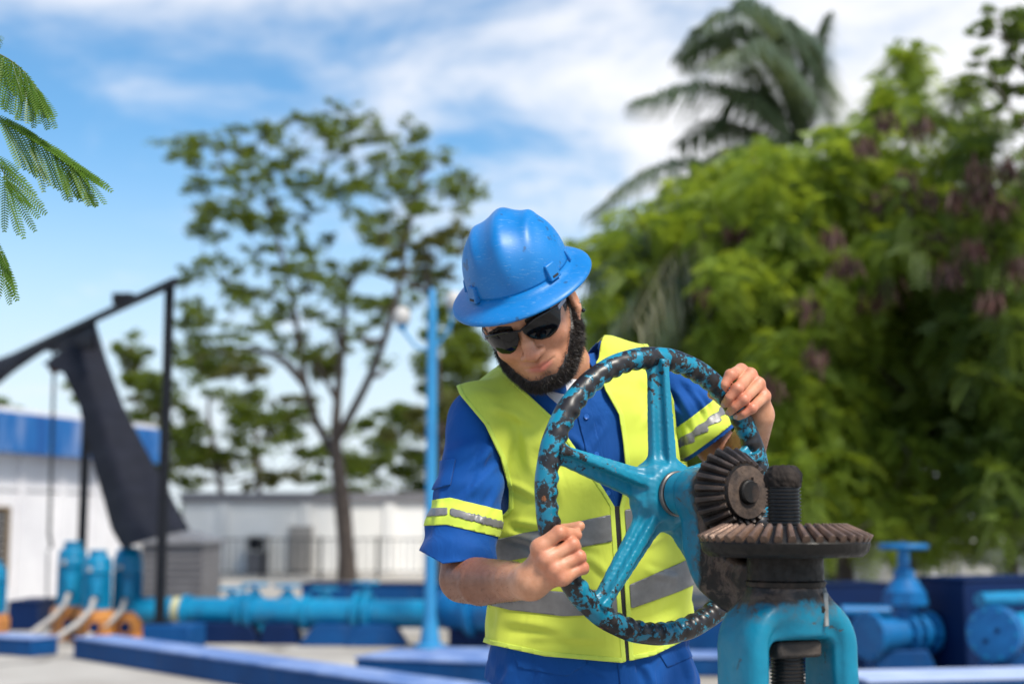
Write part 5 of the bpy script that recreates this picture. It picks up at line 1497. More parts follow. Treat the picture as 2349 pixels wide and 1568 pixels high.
# ------------------------------------------------------------------ lamp post
def lamp_post():
    p = G(986, 1490); T = thing("lamp_post", p, "slim sky blue lamp post with two white globe lamps behind the worker", "lamp post")
    zt = D(978, 668, p[1])[2]
    MB().lathe(p, (0, 0, 1), [(0.16, 0), (0.16, 0.05), (0.10, 0.07), (0.058, 0.35), (0.048, zt - 0.3), (0.038, zt), (0.01, zt + 0.04)], 24).put("post", M_POST, T)
    for s in (-1, 1):
        c = D(922 if s < 0 else 1042, 726 if s < 0 else 690, p[1])
        MB().tube([p + np.array((0, 0, zt - 0.6)), (p[0] + s * 0.16, p[1], c[2] - 0.3), (c[0], c[1], c[2] - 0.12)], 0.016, 10).put("arm", M_POST, T)
        g = MB().ball(c, 0.088, 24, 14, (1, 1, 1.15)).put("globe", M_GLOBE, T)
        MB().lathe(c + np.array((0, 0, -0.13)), (0, 0, 1), [(0.04, 0), (0.055, 0.045)], 16).put("globe_collar", M_POST, g)
lamp_post()

# ------------------------------------------------------------------ thin railing in front of the warehouse
def railing():
    Y = 31.0; x0, x1 = D(470, 1300, Y)[0], D(1130, 1300, Y)[0]; h = 0.85
    T = thing("railing", ((x0 + x1) / 2, Y, 0), "thin black metal railing in front of the white warehouse", "railing")
    for z in (h, 0.15): MB().box(((x0 + x1) / 2, Y, z), (x1 - x0, 0.03, 0.03)).put("rail", M_BLACK, T)
    n = 42
    me = MB().box((0, 0, (h + 0.15) / 2), (0.018, 0.018, h - 0.18)).mesh("baluster", False); me.materials.append(M_BLACK)
    for k in range(n + 1):
        o = link("baluster", me, None, T); o.matrix_basis = Matrix.Translation((x0 + (x1 - x0) * k / n, Y, 0))
    for k in range(6): MB().box((x0 + (x1 - x0) * k / 5, Y + 0.001, (h + 0.06) / 2), (0.06, 0.06, h + 0.06)).put("post", M_BLACK, T)
railing()

# ------------------------------------------------------------------ blue valve gear at the right
def right_station():
    Y = 10.2
    c = D(2078, 1430, Y); T = thing("gate_valve", (c[0], c[1], 0), "deep blue gate valve with a flat horizontal handwheel and pyramid bonnet", "valve")
    c = np.array((c[0], Y, 0))
    zr = lambda y: D(2078, y, Y)[2]
    MB().lathe(c, (0, 0, 1), [(0.10, zr(1450)), (0.10, zr(1390)), (0.165, zr(1386)), (0.165, zr(1372)), (0.155, zr(1370)), (0.155, zr(1356)), (0.140, zr(1353)), (0.098, zr(1330)), (0.078, zr(1326)), (0.076, zr(1308)), (0.046, zr(1302)), (0.040, zr(1262))], 8).put("bonnet", M_PIPED, T)
    zw = zr(1253)
    w = MB().tube([c + np.array((0.155 * math.cos(t), 0.155 * math.sin(t), zw)) for t in np.linspace(0, 2 * math.pi, 36, endpoint=False)], 0.022, 10, closed=True).put("handwheel", M_PIPED, T)
    for k in range(4):
        t = k * math.pi / 2 + 0.3; MB().cyl(c + np.array((0, 0, zw)), c + np.array((0.15 * math.cos(t), 0.15 * math.sin(t), zw)), 0.014, None, 8).put("spoke", M_PIPED, w)
    MB().cyl(c + np.array((0, 0, zr(1265))), c + np.array((0, 0, zw + 0.03)), 0.02, None, 10).put("stem", M_PIPED, T)
    # horizontal body with flanges
    zc = zr(1452); ax = np.array((0.86, 0.51, 0.0)); cc = np.array((c[0], c[1], zc)); r = 0.115
    MB().cyl(cc - ax * 0.36, cc + ax * 0.62, r, None, 30).put("pipe", M_PIPED, T)
    for s, rr in ((-0.36, 0.165), (-0.02, 0.155), (0.08, 0.15), (0.20, 0.155), (0.34, 0.16), (0.42, 0.16)):
        mb = MB(); flange(mb, cc + ax * s, ax, rr, 0.04); mb.put("flange", M_PIPED, T)
        mb = MB(); bolts(mb, cc + ax * s, ax, rr * 0.85, 10, 0.014, 0.035); mb.put("bolt_ring", M_PIPED, T, kind="stuff")
    MB().prism([(-0.30, 0), (0.30, 0), (0.16, zc - r * 0.9), (-0.16, zc - r * 0.9)], (c[0] - 0.05, c[1] - 0.15, 0), (1, 0, 0), (0, 0, 1), (0, 0.3, 0)).put("support", M_BLUE, T, bev=0.01)
    # upper crossing pipe behind
    T2 = thing("pipe_run", (c[0], c[1] + 0.5, 0), "straight blue pipe run crossing behind the pyramid bonnet valve", "pipe")
    p0, p1 = D(1930, 1402, Y + 0.6), D(2235, 1405, Y + 0.6)
    MB().cyl(p0, p1, 0.05, None, 24).put("pipe", M_PIPED, T2)
    MB().box(((p0[0] + p1[0]) / 2 - 0.45, Y + 0.62, p0[2] / 2), (0.3, 0.2, p0[2] - 0.05)).put("support", M_NAVYW, T2)
    # blind flange at the right edge
    Y3 = 8.9; cb = D(2280, 1452, Y3); axb = np.array((0.62, 0.78, 0)); axb /= np.linalg.norm(axb)
    T3 = thing("pipe_end", (cb[0], cb[1], 0), "pipe end closed by a round blue blind flange with two bolt holes", "pipe")
    f3 = MB().lathe(cb, axb, [(0.165, -0.022), (0.17, -0.018), (0.17, 0.02), (0.165, 0.024)], 48).put("blind_flange", M_PIPED, T3)
    u, v, a = frame(axb)
    for (x_, y_) in ((-0.03, 0.02), (0.045, -0.045)): MB().cyl(cb - a * 0.0225 + u * x_ + v * y_, cb - a * 0.026 + u * x_ + v * y_, 0.016, None, 12).put("bolt_hole", M_NAVYW, f3)
    mb = MB(); bolts(mb, cb, axb, 0.148, 10, 0.011, 0.034); mb.put("bolt_ring", M_PIPE, f3, kind="stuff")
    MB().cyl(cb + axb * 0.03, cb + axb * 1.3, 0.105, None, 28).put("pipe", M_PIPE, T3)
    mb = MB(); flange(mb, cb + axb * 0.05, axb, 0.172, 0.03); mb.put("flange", M_PIPED, T3)
    MB().prism([(-0.28, 0), (0.28, 0), (0.15, cb[2] - 0.13), (-0.15, cb[2] - 0.13)], (cb[0] + 0.25, cb[1] + 0.28, 0), (1, 0, 0), (0, 0, 1), (0, 0.25, 0)).put("support", M_BLUE, T3, bev=0.01)
    # pipe on brackets above it
    T4 = thing("pipe_run", (cb[0] + 0.6, cb[1] + 0.4, 0), "thin light blue pipe above the blind flange", "pipe")
    q0, q1 = D(2246, 1374, 9.2), D(2420, 1368, 9.6)
    MB().cyl(q0, q1, 0.045, None, 20).put("pipe", M_PIPE, T4)
    MB().box((q1[0] - 0.12, q1[1] - 0.03, q1[2] / 2), (0.12, 0.12, q1[2] - 0.05)).put("support", M_NAVYW, T4)
    # navy walls
    a_, b_ = D(1870, 1400, 11.6), D(2040, 1400, 11.8)
    low_wall("low_parapet", "navy wall behind the bonnet valve with fence showing over it", a_ * np.array((1, 1, 0)), b_ * np.array((1, 1, 0)), 0.4, D(2000, 1336, 11.7)[2], M_NAVYW, M_NAVYW)
    a_, b_ = D(2214, 1400, 10.0), D(2480, 1400, 10.4)
    low_wall("low_parapet", "taller navy wall behind the blind flange pipe end", a_ * np.array((1, 1, 0)), b_ * np.array((1, 1, 0)), 0.5, D(2280, 1325, 10.1)[2], M_NAVYW, M_NAVYW)
    low_wall("low_parapet", "deep blue wall between the valve yoke and the bonnet valve", D(1560, 1470, 12.6) * np.array((1, 1, 0)), D(1900, 1470, 12.2) * np.array((1, 1, 0)), 0.4, D(1700, 1400, 12.4)[2], M_BLUE, M_NAVYW)
right_station()
# ------------------------------------------------------------------ white boundary wall and wire fence at the right
def right_fence():
    Y = 26.0
    x0, x1 = D(1560, 1300, Y)[0], D(2700, 1300, Y)[0]
    T = thing("boundary_wall", ((x0 + x1) / 2, Y, 0), "pale stained boundary wall under the trees on the valve side", "wall")
    MB().box(((x0 + x1) / 2, Y, 0.40), (x1 - x0, 0.2, 0.80)).put("wall_body", simple("stained_pale_wall", (0.58, 0.56, 0.52), (0.30, 0.29, 0.26), 0.85, 0, 1.2), T)
    for k in range(7):
        MB().box((x0 + (x1 - x0) * k / 6, Y - 0.02, 0.45), (0.32, 0.3, 0.9)).put("pier", M_WALLW, T)
    Yf = 19.0; x0, x1 = D(2060, 1300, Yf)[0], D(2760, 1300, Yf)[0]; zt = D(2300, 1240, Yf)[2]
    T = thing("wire_fence", ((x0 + x1) / 2, Yf, 0), "grey wire mesh fence with steel posts below the leafy tree", "fence")
    fm = simple("galvanised_wire", (0.42, 0.42, 0.44), None, 0.4, 0.6)
    for k in range(6): MB().cyl((x0 + (x1 - x0) * k / 5, Yf, 0), (x0 + (x1 - x0) * k / 5, Yf, zt), 0.03, None, 10).put("post", fm, T)
    MB().cyl((x0, Yf, zt), (x1, Yf, zt), 0.022, None, 8).put("rail", fm, T)
    V = []; F = []
    s = 0.075; n = int((x1 - x0 + zt) / s)
    for dirn in (1, -1):
        for k in range(n):
            xa = x0 - (zt if dirn > 0 else 0) + k * s
            p, q = np.array((xa, 0.0)), np.array((xa + dirn * zt, zt))
            P = []
            for w_ in (-0.005, 0.005):
                P += [(p[0] + w_, Yf + 0.002 * dirn, 0.02), (q[0] + w_, Yf + 0.002 * dirn, zt)]
            if min(p[0], q[0]) < x0 or max(p[0], q[0]) > x1: continue
            i = len(V); V += P; F.append((i, i + 1, i + 3, i + 2))
    link("wire_mesh", mesh_from("wire_mesh", V, F, False), fm, T, kind="stuff")
right_fence()
# ------------------------------------------------------------------ vegetation
CR = 1.0898
def leaves(centers, radii, counts, size, rg, flat=0.6, asp=0.45):
    """diamond leaves spread through ellipsoid clumps"""
    C = np.repeat(centers, counts, 0); Rr = np.repeat(radii, counts, 0); n = len(C)
    d = rg.normal(size=(n, 3)); d /= np.linalg.norm(d, axis=1)[:, None]
    P = C + d * Rr * (rg.uniform(0, 1, n) ** 0.45)[:, None]
    a = rg.normal(size=(n, 3)); a[:, 2] *= flat; a /= np.linalg.norm(a, axis=1)[:, None]
    nn = rg.normal(size=(n, 3)) * np.array((0.6, 0.6, 1)); b = np.cross(nn, a); b /= np.linalg.norm(b, axis=1)[:, None] + 1e-9
    s = size * rg.uniform(0.6, 1.3, n)[:, None]
    V = np.stack((P - a * s, P + b * s * asp, P + a * s, P - b * s * asp), 1).reshape(-1, 3)
    return V, np.arange(4 * n).reshape(n, 4)
def sprays(centers, radii, per, size, rg):
    """feathery foliage: arching pinnate leaves, each a row of paired leaflets"""
    C = np.repeat(centers, per, 0); Rr = np.repeat(radii, per, 0); n = len(C); m = 9
    d = rg.normal(size=(n, 3)); d /= np.linalg.norm(d, axis=1)[:, None]
    P = C + d * Rr * (rg.uniform(0, 1, n) ** 0.5)[:, None] * 0.9
    a = d * 0.7 + rg.normal(size=(n, 3)) * 0.6 + np.array((0, 0, 0.15)); a /= np.linalg.norm(a, axis=1)[:, None]
    L = rg.uniform(0.16, 0.34, n)[:, None]
    s_ = np.cross(a, rg.normal(size=(n, 3)) * 0.5 + np.array((0, 0, 1))); s_ /= np.linalg.norm(s_, axis=1)[:, None] + 1e-9
    out = []
    for k in range(m):
        f = (k + 0.7) / m; p = P + a * L * f + np.array((0, 0, -1)) * L * 0.55 * f * f
        for sg in (-1, 1):
            dr = s_ * sg * 0.85 + a * 0.45 + np.array((0, 0, -0.25 * f)); l = size * (1.1 - 0.5 * abs(f - 0.45)) * rg.uniform(0.8, 1.2, n)[:, None]
            w = np.cross(dr, np.cross(a, s_)); w /= np.linalg.norm(w, axis=1)[:, None] + 1e-9
            out.append(np.stack((p - w * 0.006, p + dr * l * 0.5 - w * 0.013, p + dr * l, p + dr * l * 0.5 + w * 0.013), 1))
    V = np.concatenate(out, 0).reshape(-1, 3)
    return V, np.arange(len(V)).reshape(-1, 4)
def limbs(trunk, nodes, targets, r0=0.05, r1=0.012, rg=None):
    """trunk path plus a limb from the nearest point of the growing tree to every clump"""
    mb = MB(); pts = [np.array(p) for p in nodes]; rad = [0.09] * len(pts)
    tp = np.array([q[:3] for q in trunk]); tr_ = [q[3] for q in trunk]
    mb.tube(smooth_path(tp, 5), np.interp(np.linspace(0, 1, (len(tp) - 1) * 5 + 1), np.linspace(0, 1, len(tp)), tr_), 12)
    base = pts[0]
    order = sorted(range(len(targets)), key=lambda i: np.linalg.norm(targets[i] - base))
    for i in order:
        t = targets[i]; best = min(range(len(pts)), key=lambda k: np.linalg.norm(pts[k] - t) + 0.9 * max(0, pts[k][2] - t[2] + 0.1))
        p = pts[best]; L = np.linalg.norm(t - p)
        if L < 0.05: continue
        m = (p + t) / 2 + np.array((rg.normal() * 0.06 * L, rg.normal() * 0.06 * L, -0.10 * L))
        ra = max(r1, rad[best] * 0.78); rb = max(r1 * 0.7, ra * 0.55)
        path = smooth_path(np.array((p, m, t)), 4)
        mb.tube(path, np.linspace(ra, rb, len(path)), 6)
        pts += [path[len(path) // 2], t]; rad += [(ra + rb) / 2, rb]
    return mb
def smooth_path(P, k):
    P = np.asarray(P, float); n = len(P)
    Q = np.vstack((2 * P[0] - P[1], P, 2 * P[-1] - P[-2])); out = []
    for i in range(n - 1):
        a, b, c, d = Q[i], Q[i + 1], Q[i + 2], Q[i + 3]
        for j in range(k):
            t = j / k; out.append(0.5 * (2 * b + (c - a) * t + (2 * a - 5 * b + 4 * c - d) * t * t + (3 * b - a - 3 * c + d) * t ** 3))
    out.append(P[-1]); return np.array(out)
M_BARK = simple("dark_grey_bark", (0.085, 0.066, 0.055), (0.04, 0.03, 0.026), 0.9, 0, 6, 0.8, 25, 0.02)
M_BARK2 = simple("brown_bark", (0.10, 0.075, 0.06), (0.045, 0.035, 0.03), 0.9, 0, 6, 0.8, 25, 0.02)
M_LF1 = leaf_mat("tree_leaf_green", (0.165, 0.225, 0.028), (0.080, 0.125, 0.018), 0.55, 0.55, 0.8)
M_LF2 = leaf_mat("tree_leaf_olive", (0.13, 0.135, 0.025), (0.07, 0.085, 0.02), 0.4, 0.55, 0.8)
M_LF3 = leaf_mat("feathery_leaf_bright", (0.265, 0.360, 0.042), (0.125, 0.205, 0.026), 0.52, 0.55, 0.9)
M_LF4 = leaf_mat("feathery_leaf_dark", (0.150, 0.225, 0.030), (0.065, 0.110, 0.018), 0.45, 0.55, 0.9)
M_POD = simple("dry_brown_pods", (0.085, 0.030, 0.020), (0.032, 0.013, 0.009), 0.7, 0, 5)
M_PALM = leaf_mat("palm_leaflet", (0.130, 0.180, 0.105), (0.060, 0.095, 0.062), 0.45, 0.4, 0.7)
M_PALMD = leaf_mat("dry_palm_leaflet", (0.27, 0.26, 0.16), (0.15, 0.15, 0.09), 0.3, 0.6, 0.7)

def tree(name, label, Y, trunk_px, fork, clumps, leafmat, per, size, seed, rmin=0.12, depth=1.6, bark=M_BARK, group=None, thick=0.9, twig=0.035, split=5, extra=(), asp=0.45, spray=0):
    """clumps: (x, y, rx, ry) in photo pixels; each gets its own depth inside the crown"""
    rg = np.random.default_rng(seed)
    base = D(trunk_px[0][0], trunk_px[0][1], Y); base[2] = 0
    T = thing(name, (base[0], Y, 0), label, "tree", group)
    C, Rr, K = [], [], []
    for (x, y, rx, ry) in clumps:
        Yc = Y + rg.uniform(-1, 1) * depth
        c = D(x, y, Yc); k = Yc / FPX
        C.append(c); Rr.append((max(rmin, rx * k), max(rmin, (rx + ry) / 2 * k * thick), max(rmin * 0.7, ry * k)))
        K.append(max(12, int(per * (rx * ry) / 1500)))
    # break every clump into smaller sprays so that the outline stays ragged
    if split > 1:
        C2, R2, K2 = [], [], []
        for c, r, k in zip(C, Rr, K):
            for _ in range(split):
                d = rg.normal(size=3); d /= np.linalg.norm(d)
                C2.append(c + d * np.array(r) * rg.uniform(0.3, 1.6)); f = rg.uniform(0.28, 0.62); R2.append(np.array(r) * f * np.array((1.1, 1.1, 0.95))); K2.append(max(4, int(k / split * rg.uniform(0.5, 1.6))))
        Cb, C, Rr, K = np.array(C), C2, R2, K2
    else: Cb = np.array(C)
    C = np.array(C); Rr = np.array(Rr)
    tp = [(*D(x, y, Y), r / FPX * Y) for x, y, r in trunk_px]; tp[0] = (tp[0][0], Y, -0.05, tp[0][3] * 1.25)
    nodes = [np.array(tp[i][:3]) for i in range(len(tp)) if i >= fork]
    more = [np.array([D(x, y, Y + dy) for x, y, dy in e]) for e in extra]
    for e in more: nodes += list(smooth_path(e, 2)[1:])
    tw = C[rg.choice(len(C), len(C) // 3, replace=False)] if split > 1 else C[:0]
    mb = limbs(tp, nodes, np.concatenate((Cb, tw)), twig * 2, 0.012, rg)
    for e in more:
        q = smooth_path(e, 5); mb.tube(q, np.linspace(tp[-4][3] * 0.85, 0.035, len(q)), 10)
    mb.put("trunk", bark, T)
    V, F = sprays(C, Rr, spray, size, rg) if spray else leaves(C, Rr, K, size, rg, asp=asp)
    link("crown", mesh_from("crown", V, F, False), leafmat, T, kind="stuff")
    return T
def cc(lst): return [((400 + x / 2.01) / CR, (220 + y / 2.01) / CR, rx / 2.01 / CR, ry / 2.01 / CR) for x, y, rx, ry in lst]
left_cl = cc([(200,265,150,30),(110,262,60,22),(330,300,60,30),(420,330,60,50),(520,230,60,60),(600,260,50,40),(780,190,110,60),(700,160,40,35),(950,200,70,60),(1060,145,35,25),(1120,245,110,35),(1280,240,60,50),(880,300,60,40),(960,370,30,25),(1200,340,70,40),(1330,360,90,35),(1430,350,40,30),
 (190,460,100,38),(300,390,40,30),(380,450,110,48),(480,440,60,40),(640,430,80,70),(620,390,40,40),(830,450,50,50),(960,500,130,45),(880,560,80,45),(1050,490,50,30),(1250,430,80,60),(1220,520,80,50),(1290,600,90,40),(1480,520,90,60),(1580,530,50,25),(1380,510,60,30),
 (230,640,90,60),(180,720,70,40),(290,720,50,60),(430,640,70,50),(560,670,70,45),(450,720,60,40),(780,590,60,30),(1000,710,80,40),(1130,640,60,35),(680,740,50,60),
 (620,900,90,50),(400,900,60,40),(550,930,60,40),(430,1050,100,50),(350,1020,50,40),(560,1020,80,40),(700,880,70,40),(830,900,60,40),(900,1000,50,60),(1040,1080,70,60),(950,1060,60,40),(1160,1080,80,60),(620,1120,60,40),(1250,1010,50,60),(480,1200,70,40),(380,1250,90,40),(250,1280,90,50),
 (130,1160,90,60),(220,1390,120,50),(130,1300,70,60),(140,950,60,40),(230,880,40,40),(720,800,60,40),(860,760,50,40),(500,820,60,40),(760,1000,60,40),(560,560,60,30),(720,560,50,30),(340,590,50,30),(1080,400,50,30)])
_rg = np.random.default_rng(31)
_hull = [(395, 325), (520, 295), (640, 265), (700, 250), (860, 250), (960, 295), (1040, 345), (1100, 440), (1060, 520), (1040, 700), (1000, 760), (900, 820), (760, 860), (640, 860), (480, 830), (420, 760), (400, 640), (440, 520), (410, 420)]
while len(left_cl) < 190:
    _x, _y = _rg.uniform(390, 1100), _rg.uniform(250, 860)
    if in_poly(_hull, np.array([_x]), np.array([_y]))[0] > 0: left_cl.append((_x, _y, _rg.uniform(16, 34), _rg.uniform(9, 17)))
tree("shade_tree", "tall open crowned tree with bare dark trunk before the white warehouse", 30.0,
     [(797, 1345, 20), (794, 1260, 19), (787, 1170, 19), (777, 1085, 17), (770, 1010, 13), (774, 920, 10), (784, 800, 8), (796, 660, 6)], 3, left_cl, M_LF1, 700, 0.058, 21, 0.20, 2.2, M_BARK, None, 0.9, 0.05, 8,
     ([(776, 1060, 0), (728, 970, 0.4), (700, 880, 0.6), (680, 740, 0.8), (650, 600, 0.6), (615, 470, 0.4)], [(772, 1010, 0), (850, 860, -0.6), (905, 700, -0.8), (930, 560, -0.6), (965, 400, -0.5)], [(700, 880, 0.6), (640, 820, 0.6), (560, 800, 0.5), (470, 810, 0.3)]))
olive_cl = cc([(1150,780,70,45),(1230,860,80,45),(1340,800,95,55),(1420,760,85,55),(1490,710,60,50),(1330,900,100,45),(1430,930,65,40),(1290,990,70,30),(1500,800,40,60),(1180,930,60,30)])
tree("olive_tree", "small tree with olive yellow leaves rising behind the lamp post", 27.0, [(1010, 1400, 9), (1012, 1200, 8), (1010, 1000, 7), (1000, 800, 6), (985, 660, 5)], 1, olive_cl + [(960, 990, 60, 45), (1040, 930, 60, 45)], M_LF2, 420, 0.075, 22, 0.2, 1.2, M_BARK)
low_cl = [(1060, 780, 70, 60), (1090, 860, 60, 70), (1030, 900, 70, 60), (980, 840, 50, 50), (1080, 960, 60, 60), (1010, 1010, 70, 60), (930, 1040, 60, 45), (860, 1030, 70, 50), (800, 1060, 60, 45), (900, 1110, 70, 40), (970, 1120, 60, 50), (830, 1140, 55, 35), (760, 1110, 60, 40), (880, 960, 45, 35), (945, 1190, 30, 25), (930, 1220, 25, 25), (1040, 1090, 60, 50), (1100, 720, 50, 40), (760, 1180, 50, 25), (860, 1190, 40, 25)]
tree("dense_tree", "dense dark green tree low behind the lamp post and the worker's shoulder", 37.0, [(1000, 1360, 9), (1000, 1200, 9), (1000, 1050, 7), (1010, 930, 6)], 1, low_cl + [(1060, 820, 60, 50), (1110, 790, 50, 50), (1050, 740, 60, 40), (1085, 900, 60, 50), (1000, 760, 50, 40), (1020, 960, 60, 45), (960, 930, 50, 40), (1110, 850, 50, 50), (1080, 1010, 60, 40)], M_LF1, 520, 0.085, 23, 0.22, 1.6, M_BARK)
mid_cl = [(430, 960, 70, 40), (500, 1000, 80, 35), (380, 910, 60, 50), (560, 970, 70, 40), (620, 1010, 60, 35), (330, 870, 60, 50), (300, 790, 50, 35), (360, 1000, 60, 40), (450, 1050, 70, 30), (540, 1060, 60, 25), (400, 1110, 50, 30), (430, 1160, 35, 25), (280, 830, 45, 40), (660, 960, 50, 35), (580, 900, 50, 30), (480, 910, 50, 30), (420, 850, 50, 35), (190, 900, 40, 25), (350, 1070, 50, 30), (700, 1040, 45, 25)]
tree("bushy_tree", "mid green bushy tree seen past the black sheet's edge", 36.0, [(520, 1370, 9), (515, 1200, 8), (500, 1080, 7), (480, 980, 6)], 1, mid_cl, M_LF1, 360, 0.09, 24, 0.25, 1.8, M_BARK)
tree("roof_tree", "round dark treetop just showing over the blue fascia", 60.0, [(12, 1400, 8), (12, 1100, 7), (10, 960, 6)], 1, [(8, 938, 30, 18), (-20, 930, 30, 22), (20, 945, 15, 10)], M_LF4, 300, 0.2, 25, 0.3, 0.5)

# ---- feathery trees at the right: clumps fill the mass, split over four trunks
def right_mass():
    rg = np.random.default_rng(5)
    poly = [(1345, 640), (1360, 560), (1480, 520), (1600, 470), (1640, 400), (1720, 365), (1830, 395), (1900, 370), (1960, 330), (2030, 330), (2120, 360), (2200, 350), (2290, 340), (2420, 330), (2420, 1255), (2250, 1240), (2150, 1225), (1960, 1235), (1850, 1230), (1720, 1130), (1560, 900), (1420, 800), (1350, 720)]
    groups = [[], [], [], []]; cx = (1600, 1905, 2085, 2300)
    n = 0
    while n < 560:
        x, y = rg.uniform(1335, 2420), rg.uniform(330, 1250)
        if in_poly(poly, np.array([x]), np.array([y]))[0] < -4: continue
        if y > 1050 and rg.uniform() < 0.35: continue
        if y < 480 and x > 1880 and rg.uniform() < 0.6: continue
        rx, ry = rg.uniform(36, 66), rg.uniform(30, 56)
        k = int(np.argmin([abs(x + rg.normal() * 90 - c) for c in cx])); groups[k].append((x, y, rx, ry)); n += 1
    # wisps against the sky
    groups[2] += [(2000, 280, 30, 18), (2040, 220, 26, 22), (2075, 165, 30, 26), (2085, 130, 22, 14), (2110, 200, 22, 30), (2120, 260, 18, 30), (2030, 255, 22, 18), (1990, 310, 40, 22), (2170, 300, 50, 22), (1930, 330, 40, 22)]
    groups[3] = [g for g in groups[3] if not (g[1] < 470 and rg.uniform() < 0.45)]
    groups[3] += [(2230, 300, 50, 22), (2200, 215, 28, 14), (2300, 280, 50, 25), (2260, 350, 40, 20), (2190, 350, 40, 18)]
    labs = ("leafy pale green tree just beside the worker's hard hat", "feathery bright green tree behind the valve's threaded stem", "feathery green tree with wispy top and hanging brown pods", "broad feathery green tree standing over the wire fence")
    trunks = ([(1640, 1330, 12), (1640, 1150, 11), (1620, 950, 9), (1600, 800, 8)], [(1955, 1330, 17), (1925, 1200, 17), (1900, 1070, 16), (1890, 900, 12), (1880, 700, 9)],
              [(2085, 1330, 10), (2085, 1160, 10), (2075, 1000, 9), (2070, 800, 8), (2060, 560, 7)], [(2330, 1330, 13), (2310, 1150, 12), (2300, 950, 10), (2290, 700, 8)])
    pods = {0: [(1620, 690), (1520, 870), (1685, 545)], 1: [(1910, 555), (1855, 712), (1940, 620), (1760, 900), (1870, 830)], 2: [(2105, 565), (2035, 675), (2130, 470), (2035, 290), (2118, 300), (1985, 345), (1995, 700), (2230, 580), (2075, 420), (2150, 560), (2020, 470)], 3: [(2240, 405), (2290, 490), (2235, 585), (2335, 620), (2250, 455), (2180, 640), (2310, 400), (2190, 470), (2280, 700)]}
    out = []
    for i in range(4):
        m = (M_LF3, M_LF3, M_LF3, M_LF4)[i]; Y = (16.5, 15.2, 15.8, 14.6)[i]
        T = tree("feathery_tree", labs[i], Y, trunks[i], 1, groups[i], m, 430, 0.085, 40 + i, 0.12, 1.5, M_BARK2, "feathery trees behind the valve", 1.1, 0.03, 6, (), 0.30, 9)
        for (x, y) in pods[i]:
            r2 = np.random.default_rng(int(x + y)); c = D(x, y, Y - 2.1); V, F = [], []
            for k in range(44):
                top = c + r2.normal(size=3) * np.array((0.065, 0.065, 0.04)) + np.array((0, 0, 0.10)); L = r2.uniform(0.13, 0.24)
                an = r2.uniform(0, 6.28); w = np.array((math.cos(an), math.sin(an), 0)) * 0.014
                dv = np.array((r2.normal() * 0.28, r2.normal() * 0.28, -1.0)); dv /= np.linalg.norm(dv)
                q = len(V); V += [top - w * 0.4, top + w * 0.4, top + dv * L * 0.5 + w, top + dv * L * 0.5 - w, top + dv * L]
                F += [(q, q + 1, q + 2, q + 3), (q + 3, q + 2, q + 4)]
            link("pod_bunch", mesh_from("pod_bunch", V, F, False), M_POD, T, kind="stuff")
    # tree at the far right top, nearer
    cl = [(2290, 40, 40, 25), (2340, 30, 40, 35), (2260, 60, 30, 20), (2330, 95, 45, 28), (2255, 140, 40, 22), (2310, 170, 50, 28), (2290, 215, 30, 22), (2360, 200, 50, 40), (2340, 270, 25, 16), (2400, 120, 60, 60), (2320, 130, 40, 22)]
    tree("dark_leaved_tree", "dark leaved tree reaching in above the wire fence", 12.5, [(2520, 1500, 20), (2520, 1100, 18), (2510, 600, 15), (2470, 250, 10), (2420, 140, 7)], 3, cl, M_LF4, 200, 0.05, 61, 0.08, 0.6, M_BARK2)
right_mass()
def backing():
    # denser, darker trees further back close the gaps
    rg = np.random.default_rng(77)
    for i, (x0, x1, y0, lab) in enumerate(((1330, 1640, 600, "dark dense tree filling in behind the young palm"), (1600, 1950, 480, "dark dense tree standing behind the greasy gear wheels"), (1900, 2200, 470, "dark dense tree behind the bonnet valve"), (2150, 2480, 480, "dark dense tree behind the wire fence"))):
        cl = [(rg.uniform(x0, x1), rg.uniform(y0, 1262), rg.uniform(50, 85), rg.uniform(40, 65)) for _ in range(75)]
        xm = (x0 + x1) / 2 + 30
        tree("dense_tree", lab, 21.0 + i * 0.4, [(xm, 1380, 10), (xm, 1150, 9), (xm - 10, 900, 8), (xm - 5, 700, 6)], 1, cl, M_LF4, 210, 0.075, 90 + i, 0.2, 1.2, M_BARK2, "dense trees behind the feathery ones", 1.0, 0.03, 3)
    cl = [(rg.uniform(250, 760), rg.uniform(800, 1110), rg.uniform(30, 60), rg.uniform(18, 32)) for _ in range(34)]
    tree("bushy_tree", "loose olive green tree between the black post and the bare trunk", 38.5, [(600, 1370, 9), (600, 1200, 8), (590, 1080, 7), (585, 980, 6)], 1, cl, M_LF2, 330, 0.095, 99, 0.25, 1.8, M_BARK)
backing()

